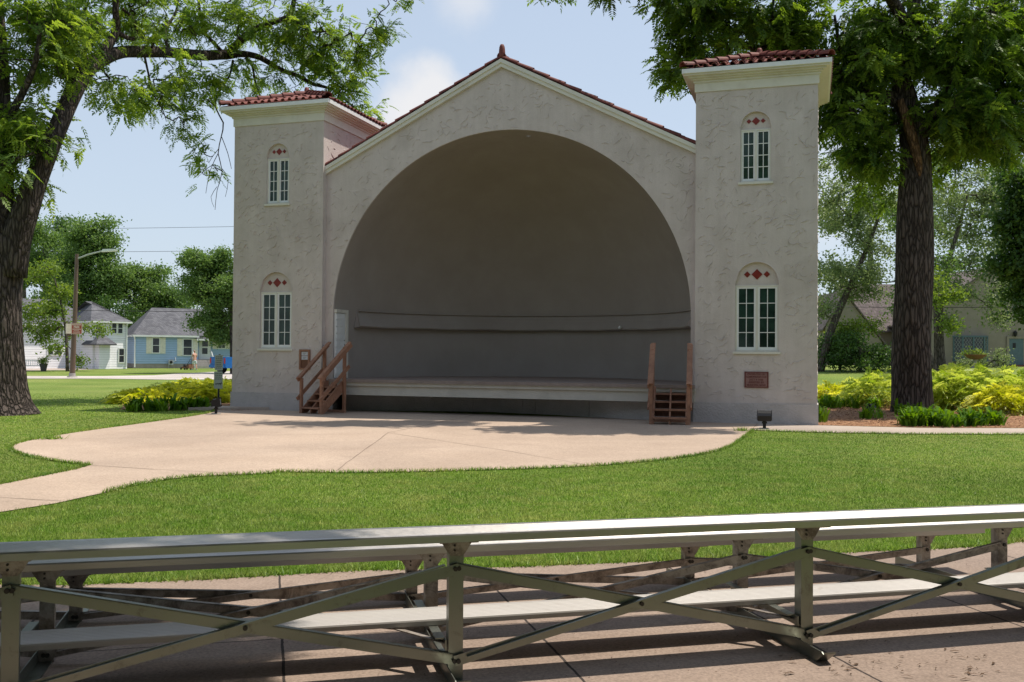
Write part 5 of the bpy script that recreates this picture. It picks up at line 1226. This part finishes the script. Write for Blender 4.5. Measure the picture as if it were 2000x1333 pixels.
blobsR = [((7.3, 22.9, 13.1), (2.9, .8, .5), 640), ((2.0, 24.5, 13.2), (2.3, .7, .5), 460)]+blobs_px([(1345, 105, 40, 50, 120), (1325, 12, 55, 30, 100), (1420, 45, 80, 60, 190), (1520, 50, 75, 50, 200), (1580, 75, 50, 35, 90), (1665, 150, 60, 60, 230), (1650, 230, 40, 40, 110), (1685, 295, 45, 50, 150, .6), (1715, 345, 34, 36, 60, 1.2), (1735, 80, 65, 75, 260, .4), (1690, 75, 40, 40, 90), (1840, 80, 85, 85, 360, -.4), (1855, 215, 60, 65, 240, -.4), (1840, 310, 26, 36, 45, .8), (1715, 235, 40, 50, 100, 1.2), (1935, 120, 80, 90, 280, -.4), (1905, 255, 60, 50, 190, -.4), (1965, 240, 55, 55, 190), (1990, 30, 70, 70, 200), (1090, -5, 30, 12, 10), (1190, -8, 30, 14, 10),
    (1480, -95, 220, 60, 320, 0, 3), (1790, -105, 230, 70, 320, 0, 3), (1150, -95, 130, 40, 150, -1, 2), (1300, -80, 90, 45, 90, -.5, 2)], YR, 2.1)
rt = big_tree('walnut_tree', 'big tree with straight dark trunk in mulch behind the right tower', limbsR, blobsR, 8, 'leafR', 'bark', per=2.6, L=.46, pairs=7, ll=.165, lw=.07, droop=.3, base=(*gnd(1779, 808)[:2], 0))
# pale torn strip of inner wood on its upper trunk
m = MB(); P, Rr = dens([at(1758, 195, YR-.36), at(1775, 250, YR-.42), at(1792, 310, YR-.45), at(1797, 345, YR-.47)], [.10, .15, .13, .02], .12); m.tube(P, Rr, 10, wob=.12, seed=4); m.build('torn_bark', mat_bark('torn_inner_wood', (.07, .04, .022), (.27, .16, .09), 1.4), rt, smooth=True, world=True)
# off-frame tree by the seats, whose overhanging crown shades the left end of the bleacher
st_l = [([np.array(p, float) for p in ((7.2, .4, 0), (7.1, .5, 2), (6.9, .8, 4.5), (6.2, 1.8, 7), (4.5, 4, 8.6), (2.2, 6, 9.2), (.4, 6.6, 9.5))], [.42, .34, .3, .24, .16, .1, .06])]
big_tree('shade_tree', 'tree right of the viewpoint whose high branch shades the left bleacher end', st_l, [((.55, 6.35, 9.3), (1.9, 1.1, .9), 300), ((5.9, 2.4, 9.4), (1.4, 1.4, 1.), 120), ((7, .5, 9.5), (2.5, 2.5, 1.8), 200)], 15, 'leafL', 'bark', per=5, L=.40, pairs=7, ll=.12, lw=.05, base=(7.2, .4, 0))
def bg_tree(label, trunk, Y, blobs, seed, leafmat, size=.3, per=24, spread=.5, bark='bark2', dd=2.5, name='background_tree', cat='tree', bx=None, asp=.6, rtip=.012):
    rs = np.random.RandomState(seed); pts, rad = limb_px(trunk, Y); b = pts[0]; b = (b[0], Y, float(terrain(b[0], Y)))
    root = thing(name, label, cat, b); pts[0] = np.array([pts[0][0], pts[0][1], b[2]-.1])
    P, Rr = dens(pts, rad, .6); tm = MB(); tm.tube(P, Rr, 10, wob=.04, seed=seed); tm.build('trunk', bark, root, smooth=True, world=True)
    att = blob_points(blobs_px(blobs, Y, dd), rs); V, F, B, D = grow(np.array(P)[len(P)//4:], att, rs, rtip=rtip, rmax=.1)
    link('twigs', npmesh('twigs', V, 4, faces=F), bark, root, world=True)
    k = rs.poisson(per, len(B)); Q = np.repeat(B, k, 0); Q = Q+rs.randn(len(Q), 3)*spread*np.array([1, 1, .6]); t0 = np.repeat(rs.rand(len(B))*.6, k)
    V, T = simple_leaves(Q, size, rs, asp=asp, tint0=t0); link('crown', npmesh('crown', V, 4, T), leafmat, root, world=True); return root
# left background
bg_tree('tall green tree rising behind the white house just right of trunk', [(95, 720, 20), (92, 600, 16), (88, 480, 8)], 112, [(88, 490, 50, 55, 120), (60, 560, 45, 70, 130), (115, 560, 50, 60, 120), (85, 450, 25, 25, 40)], 41, 'leafB', .30, 46, .75)
bg_tree('tallest twin topped tree behind the white house and lamp', [(195, 720, 22), (195, 600, 16), (195, 470, 6)], 108, [(195, 462, 35, 40, 110), (165, 480, 38, 45, 110), (185, 540, 70, 55, 220), (225, 520, 25, 50, 60), (150, 580, 60, 40, 120)], 42, 'leafB', .29, 46, .7)
bg_tree('broad rounded tree between the white house and the blue house', [(285, 720, 20), (285, 630, 14), (285, 560, 6)], 112, [(290, 555, 40, 40, 130), (265, 590, 50, 50, 170), (310, 600, 42, 40, 130), (325, 575, 25, 25, 50), (340, 610, 30, 35, 80), (270, 535, 30, 25, 50)], 43, 'leafB', .29, 46, .7)
bg_tree('bushy dark tree filling the gap beside the blue house', [(258, 722, 14), (258, 690, 10), (258, 650, 6)], 104, [(256, 680, 22, 34, 90), (262, 640, 40, 25, 90), (235, 610, 30, 25, 60)], 44, 'leafD', .28, 36, .6)
bg_tree('leafy tree overhanging the blue house entrance beside the left tower', [(462, 735, 24), (458, 640, 20), (450, 560, 10)], 74, [(400, 520, 28, 38, 110), (440, 520, 40, 40, 130), (395, 570, 45, 30, 150), (430, 590, 50, 40, 220), (425, 635, 38, 22, 110), (430, 655, 22, 15, 45), (470, 560, 40, 60, 120), (385, 500, 18, 22, 30)], 45, 'leafB', .19, 44, .36)
bg_tree('young light green tree in front of the white house', [(132, 729, 7), (131, 690, 6), (128, 640, 5), (118, 590, 4), (105, 540, 2)], 77, [(85, 530, 35, 55, 60), (115, 590, 50, 35, 70), (75, 600, 35, 45, 60), (100, 650, 50, 20, 45), (70, 640, 30, 30, 35), (165, 640, 28, 14, 22), (120, 672, 25, 10, 14), (134, 698, 5, 18, 12)], 46, 'leafY', .22, 22, .4)
bg_tree('dim distant tree left of the lamp post behind white house', [(50, 720, 16), (48, 640, 12), (45, 520, 6)], 125, [(45, 500, 40, 50, 90), (120, 450, 25, 30, 60), (130, 500, 35, 50, 90)], 47, 'leafD', .32, 40, .8)
# right background
bg_tree('lacy pale tree with leaning trunk right of the right tower', [(1600, 725, 18), (1625, 640, 15), (1660, 560, 12), (1700, 470, 8), (1730, 380, 4)], 62, [(1630, 350, 55, 45, 80), (1690, 400, 60, 60, 120), (1640, 450, 50, 55, 110), (1720, 500, 50, 60, 110), (1650, 540, 60, 40, 110), (1620, 590, 35, 30, 55), (1690, 590, 45, 25, 45), (1610, 420, 20, 60, 40)], 51, 'leafB2', .17, 24, .42, dd=2, rtip=.008)
bg_tree('lacy grey green tree behind the big trunk on its right', [(1838, 722, 20), (1834, 640, 17), (1840, 560, 13), (1865, 470, 8), (1890, 380, 4)], 66, [(1850, 420, 45, 70, 110), (1905, 380, 55, 55, 110), (1945, 430, 45, 70, 110), (1890, 500, 60, 50, 110), (1850, 570, 45, 40, 80), (1940, 560, 45, 35, 50), (1920, 620, 40, 20, 26), (1850, 640, 30, 20, 26), (1960, 350, 40, 50, 60), (1870, 330, 60, 40, 70)], 52, 'leafB2', .17, 24, .42, dd=2, rtip=.008)
bg_tree('dark forked trunk tree directly behind the right of big trunk', [(1818, 722, 26), (1806, 680, 22), (1795, 600, 14), (1790, 500, 8)], 64, [(1800, 480, 50, 70, 90), (1760, 420, 40, 60, 70), (1780, 580, 45, 45, 70), (1830, 540, 30, 40, 50)], 53, 'leafB', .18, 22, .42, dd=2)
bg_tree('hazy tall tree far behind the stucco house roof', [(1700, 700, 20), (1700, 560, 14), (1700, 440, 6)], 115, [(1640, 420, 60, 80, 100), (1720, 400, 60, 80, 100), (1800, 420, 60, 80, 100), (1680, 530, 90, 50, 120), (1880, 430, 60, 80, 100), (1960, 430, 60, 90, 110), (1850, 540, 90, 40, 100)], 54, 'leafB2', .40, 18, .9, dd=3)
bg_tree('small bright green sapling just right of the big trunk', [(1826, 722, 5), (1826, 650, 4), (1824, 600, 2)], 60, [(1832, 560, 28, 40, 50), (1845, 590, 30, 20, 30), (1835, 625, 20, 20, 16)], 55, 'leafY', .2, 20, .32)
bg_tree('dense dark leafy tree hanging in at the right edge', [(2110, 800, 60), (2100, 600, 50), (2080, 420, 30), (2060, 300, 10)], 36, [(2010, 420, 45, 70, 260), (2000, 520, 42, 60, 240), (2015, 590, 35, 30, 110), (2060, 480, 50, 130, 300), (1995, 360, 26, 30, 70)], 56, 'leafD', .17, 26, .26, bark='bark', dd=1.2, rtip=.006)
bg_tree('dark rounded shrub mass on the lawn right of the tower', [(1680, 728, 8), (1680, 700, 6), (1680, 680, 4)], 62, [(1650, 690, 50, 32, 220), (1710, 700, 40, 24, 160), (1660, 660, 40, 22, 80)], 57, 'leafD', .16, 26, .3, name='shrub', cat='shrub')
bg_tree('yellow green loose shrub behind the dark shrub mass', [(1640, 722, 6), (1645, 680, 5), (1650, 650, 3)], 64, [(1640, 645, 35, 25, 70), (1680, 640, 30, 16, 40)], 58, 'leafY', .16, 22, .35, name='shrub', cat='shrub')
bg_tree('low pale flowering shrub before the bay window', [(1915, 728, 6), (1915, 715, 4)], 73, [(1920, 708, 32, 12, 110), (1890, 714, 16, 8, 40), (1945, 700, 14, 10, 20)], 59, 'leafB2', .14, 20, .22, name='shrub', cat='shrub')
# unseen trees behind the viewpoint, added for green reflections and to block sky light
for (x, y, h, r, sd_, lab) in [(-25, 3, 13, 6, 91, 'unseen broad tree far left of the seats'), (-12, -2.5, 14, 6.5, 92, 'unseen tall tree behind the viewpoint on its left'), (-2, -6.3, 14, 6.3, 93, 'unseen tall tree straight behind the viewpoint'), (9.5, -5.5, 14, 6.2, 94, 'unseen tall tree behind the viewpoint on its right'), (21, -3, 14, 6.5, 95, 'unseen broad tree far right behind the viewpoint')]:
    rs = np.random.RandomState(sd_); root = thing('background_tree', lab, 'tree', (x, y, 0)); P, Rr = dens([(x, y, -.1), (x+.2, y, h*.3), (x, y+.2, h*.85)], [.45, .36, .08], .6)
    tm = MB(); tm.tube(P, Rr, 10, wob=.04, seed=sd_); tm.build('trunk', 'bark2', root, smooth=True, world=True)
    B = blob_points([((x, y, h*.56), (r*1.1, r*.85, h*.42), 900), ((x, y, h*.3), (r*.9, r*.6, h*.25), 240)]+([((-1.5, -.2, 9.2), (6.5, 3.0, 1.5), 520), ((6.0, -1.2, 10), (6.0, 2.8, 1.5), 520), ((-7., 4.6, 8.2), (3.4, 3.6, 1.6), 420)] if sd_ == 93 else []), rs); k = rs.poisson(22, len(B)); Q = np.repeat(B, k, 0)+rs.randn(k.sum(), 3)*.55  # one tree gets extra overhead canopy, added to darken the seats below
    V, T = simple_leaves(Q, .50, rs, tint0=np.repeat(rs.rand(len(B))*.6, k)); link('crown', npmesh('crown', V, 4, T), 'leafB', root, world=True)
# ------------------------------------------------------------------ sumac shrubs
def sumac(P, rx, ry, h, n, seed, label, m):
    rs = np.random.RandomState(seed); root = thing('sumac_shrub', label, 'shrub', P, 0, 'golden leaved sumac shrubs in the beds')
    q = nrm(rs.randn(n, 3)); q[:, 2] = np.abs(q[:, 2]); rad = .5+.5*rs.rand(n, 1)**.6; tip = q*rad*np.array([rx, ry, h*.8])+np.array([0, 0, h*.12])
    tip[:, 2] *= .8+.4*rs.rand(n)
    D = nrm(q*np.array([1, 1, .55])+rs.randn(n, 3)*.35+UP*.15)
    V, T = compound(tip, D, .50*(.7+.6*rs.rand(n)), 9, .045, .15, rs, droop=.55, hang=.3, tjit=.15); link('foliage', npmesh('foliage', V, 4, T), m, root)
    k = 26; A = np.zeros((k, 3)); A[:, :2] = rs.randn(k, 2)*.12*np.array([rx, ry]); B = tip[rs.choice(n, k)]*.92
    V, F = seg_mesh(A, B, np.full(k, .012), np.full(k, .006)); link('stem', npmesh('stem', V, 4, faces=F), 'bark2', root)
g3 = lambda x, y, Y: np.array([at(x, y, Y)[0], Y, .02])
sumac(g3(285, 780, 31.0), 1.1, .8, .30, 330, 61, 'golden sumac shrub at the left end of the left bed', 'sumac')
sumac(g3(340, 770, 32.5), 1.2, 1., .42, 420, 62, 'golden sumac shrub in the middle of the left bed', 'sumac')
sumac(g3(400, 770, 32.0), 1.1, .9, .40, 400, 63, 'golden sumac shrub behind the small sign post', 'sumac')
sumac(g3(440, 770, 34.0), .9, .9, .5, 300, 64, 'golden sumac shrub touching the left tower wall', 'sumac')
sumac(g3(375, 760, 35.0), 1.2, .9, .5, 330, 65, 'golden sumac shrub at the back of the left bed', 'sumac')
sumac(g3(1630, 770, 35.5), 1.0, .8, .55, 300, 71, 'low golden sumac shrub nearest the right tower', 'sumac')
sumac(g3(1712, 770, 32.0), .95, .9, 1.05, 420, 72, 'lime sumac shrub just left of the big trunk', 'sumac2')
sumac(g3(1672, 790, 33.0), .7, .6, .45, 220, 73, 'small yellow sumac shrub left behind spotlights', 'sumac')
sumac(g3(1850, 770, 30.6), 1.2, 1., 1.2, 520, 74, 'lime sumac shrub just right of the big trunk', 'sumac2')
sumac(g3(1910, 780, 30.0), 1.1, .9, 1.2, 500, 75, 'lime sumac shrub in the middle of the right bed', 'sumac2')
sumac(g3(1985, 775, 30.2), 1.2, 1., 1.2, 520, 76, 'lime sumac shrub at the right edge of the bed', 'sumac2')
sumac(g3(1965, 800, 28.4), .9, .6, .75, 330, 77, 'low lime sumac shrub behind the strap leaved plants', 'sumac')
sumac(g3(1880, 760, 34.0), 1.3, .9, 1.35, 380, 78, 'lime sumac shrub at the back of the right bed', 'sumac2')
def straps(regions, seed, label, m='strap', name='bedding_plants'):
    rs = np.random.RandomState(seed); VS = []; TS = []
    for (x0, y0, x1, y1, n, L, dep) in regions:
        t = rs.rand(n, 1); a, b = gnd(x0, y0)[:2], gnd(x1, y1)[:2]; d = nrm(b-a); nn = np.array([-d[1], d[0]])
        cl = rs.rand(max(4, n//14)); ci = rs.randint(0, len(cl), n); cv = rs.rand(len(cl))*dep
        p = a+(b-a)*(cl[ci][:, None])+nn*cv[ci][:, None]+rs.randn(n, 2)*.07
        an = rs.rand(n)*2*PI; l = L*(.6+.6*rs.rand(n)); w = .022+.02*rs.rand(n); o = np.stack([np.cos(an), np.sin(an)], 1); s = np.stack([-o[:, 1], o[:, 0], 0*an], 1)*w[:, None]
        base = np.concatenate([p, np.full((n, 1), .02)], 1); out = np.concatenate([o, np.zeros((n, 1))], 1)
        hg = (.7+.5*rs.rand(n))*(.65+.6*rs.rand(len(cl)))[ci]; m1 = base+out*(l*.16)[:, None]+UP*(l*.55*hg)[:, None]; m2 = base+out*(l*.36)[:, None]+UP*(l*.85*hg)[:, None]; tp = base+out*(l*.72)[:, None]+UP*(l*.88*hg)[:, None]
        for A, B, wa, wb in ((base, m1, .6, 1), (m1, m2, 1, .9), (m2, tp, .9, .1)):
            VS.append(np.stack([A-s*wa, A+s*wa, B+s*wb, B-s*wb], 1).reshape(-1, 3))
        TS += [np.repeat(np.clip(rs.rand(len(cl))[ci]*.7+rs.rand(n)*.35, 0, 1), 4)]*3
    tag(link(name, npmesh(name, np.vstack(VS), 4, np.concatenate(TS)), m), label, 'ground cover', kind='stuff')
straps([(1765, 834, 1850, 836, 420, .36, 1.0), (1850, 836, 1985, 832, 560, .36, 1.0)], 81, 'bright strap leaved plants edging the right bed', name='strap_plants')
straps([(1592, 828, 1636, 826, 150, .4, .9), (1610, 800, 1740, 800, 380, .36, 2.0), (1690, 822, 1735, 818, 60, .3, .5), (1745, 812, 1765, 814, 60, .36, .8)], 82, 'scattered dark green leafy plants on the mulch', name='leafy_plants')
straps([(255, 806, 340, 803, 300, .34, .7), (340, 803, 415, 801, 260, .32, .6)], 83, 'low dark leafy plants along the front of the left bed', name='border_plants')

# ================================================================== LIGHT
w = bpy.data.worlds.new('World'); S.world = w; w.use_nodes = True; nt = w.node_tree
bg = nt.nodes['Background']; bg.inputs['Strength'].default_value = SKY_STR = .152
sky = nt.nodes.new('ShaderNodeTexSky'); sky.sky_type = 'NISHITA'; sky.sun_disc = False
sd = Vector((.41, .13, 1.)).normalized()
sky.sun_elevation = math.asin(sd.z); sky.sun_rotation = math.atan2(sd.x, sd.y); sky.air_density = 1.; sky.dust_density = 1.6; sky.ozone_density = 1.4; sky.altitude = 400
tc = nt.nodes.new('ShaderNodeTexCoord'); V_ = tc.outputs['Generated']
def cloud(px, py, inner, outer, sc, thr, col, fac, seedoff, prev):
    d = ray(px, py); d = d/np.linalg.norm(d)
    nz = nt.nodes.new('ShaderNodeTexNoise'); nz.inputs['Scale'].default_value = sc; nz.inputs['Detail'].default_value = 7; nz.inputs['Roughness'].default_value = .55
    ad = nt.nodes.new('ShaderNodeVectorMath'); ad.operation = 'ADD'; lnk(nt, V_, ad.inputs[0]); ad.inputs[1].default_value = (seedoff, seedoff*.3, 0); lnk(nt, ad.outputs[0], nz.inputs['Vector'])
    dt = nt.nodes.new('ShaderNodeVectorMath'); dt.operation = 'DISTANCE'; lnk(nt, V_, dt.inputs[0]); dt.inputs[1].default_value = tuple(d)
    mr = nt.nodes.new('ShaderNodeMapRange'); lnk(nt, dt.outputs['Value'], mr.inputs[0]); mr.inputs[1].default_value = outer; mr.inputs[2].default_value = inner
    su = nt.nodes.new('ShaderNodeMath'); su.operation = 'MULTIPLY_ADD'; lnk(nt, nz.outputs['Fac'], su.inputs[0]); su.inputs[1].default_value = .7; lnk(nt, mr.outputs[0], su.inputs[2])
    m2 = nt.nodes.new('ShaderNodeMapRange'); m2.interpolation_type = 'SMOOTHSTEP'; lnk(nt, su.outputs[0], m2.inputs[0]); m2.inputs[1].default_value = thr; m2.inputs[2].default_value = thr+.6; m2.inputs[4].default_value = fac
    return mixc(nt, m2.outputs[0], prev, col)
sz = nt.nodes.new('ShaderNodeSeparateXYZ'); lnk(nt, V_, sz.inputs[0])
hz = nt.nodes.new('ShaderNodeMapRange'); lnk(nt, sz.outputs[2], hz.inputs[0]); hz.inputs[1].default_value = 0.; hz.inputs[2].default_value = .75; hz.inputs[3].default_value = .82; hz.inputs[4].default_value = .48
c = mixc(nt, hz.outputs[0], sky.outputs[0], (3.55, 4.05, 4.65))
CL = (4.9, 4.9, 5.0)
c = cloud(835, 195, .0, .062, 22, .50, CL, .95, 2., c)
c = cloud(780, 230, .0, .05, 22, .55, CL, .85, 2.6, c)
c = cloud(915, -5, .0, .06, 20, .68, CL, .55, 5., c)
c = cloud(1640, 330, .03, .16, 14, .8, CL, .4, 9., c)
lnk(nt, c, bg.inputs['Color'])
sl = bpy.data.lights.new('sun', 'SUN'); sl.energy = 4.6; sl.angle = R(.53); sl.color = (1., .925, .82)
so = bpy.data.objects.new('sun', sl); C.objects.link(so); so.rotation_euler = (-sd).to_track_quat('-Z', 'Y').to_euler(); so.location = (20, 10, 40)
S.view_settings.view_transform = 'Standard'; S.view_settings.look = 'None'; S.view_settings.exposure = .22; S.view_settings.gamma = 1.
S.cycles.max_bounces = 8; S.cycles.diffuse_bounces = 4; S.cycles.transparent_max_bounces = 8
S.render.resolution_x, S.render.resolution_y = 1024, 682
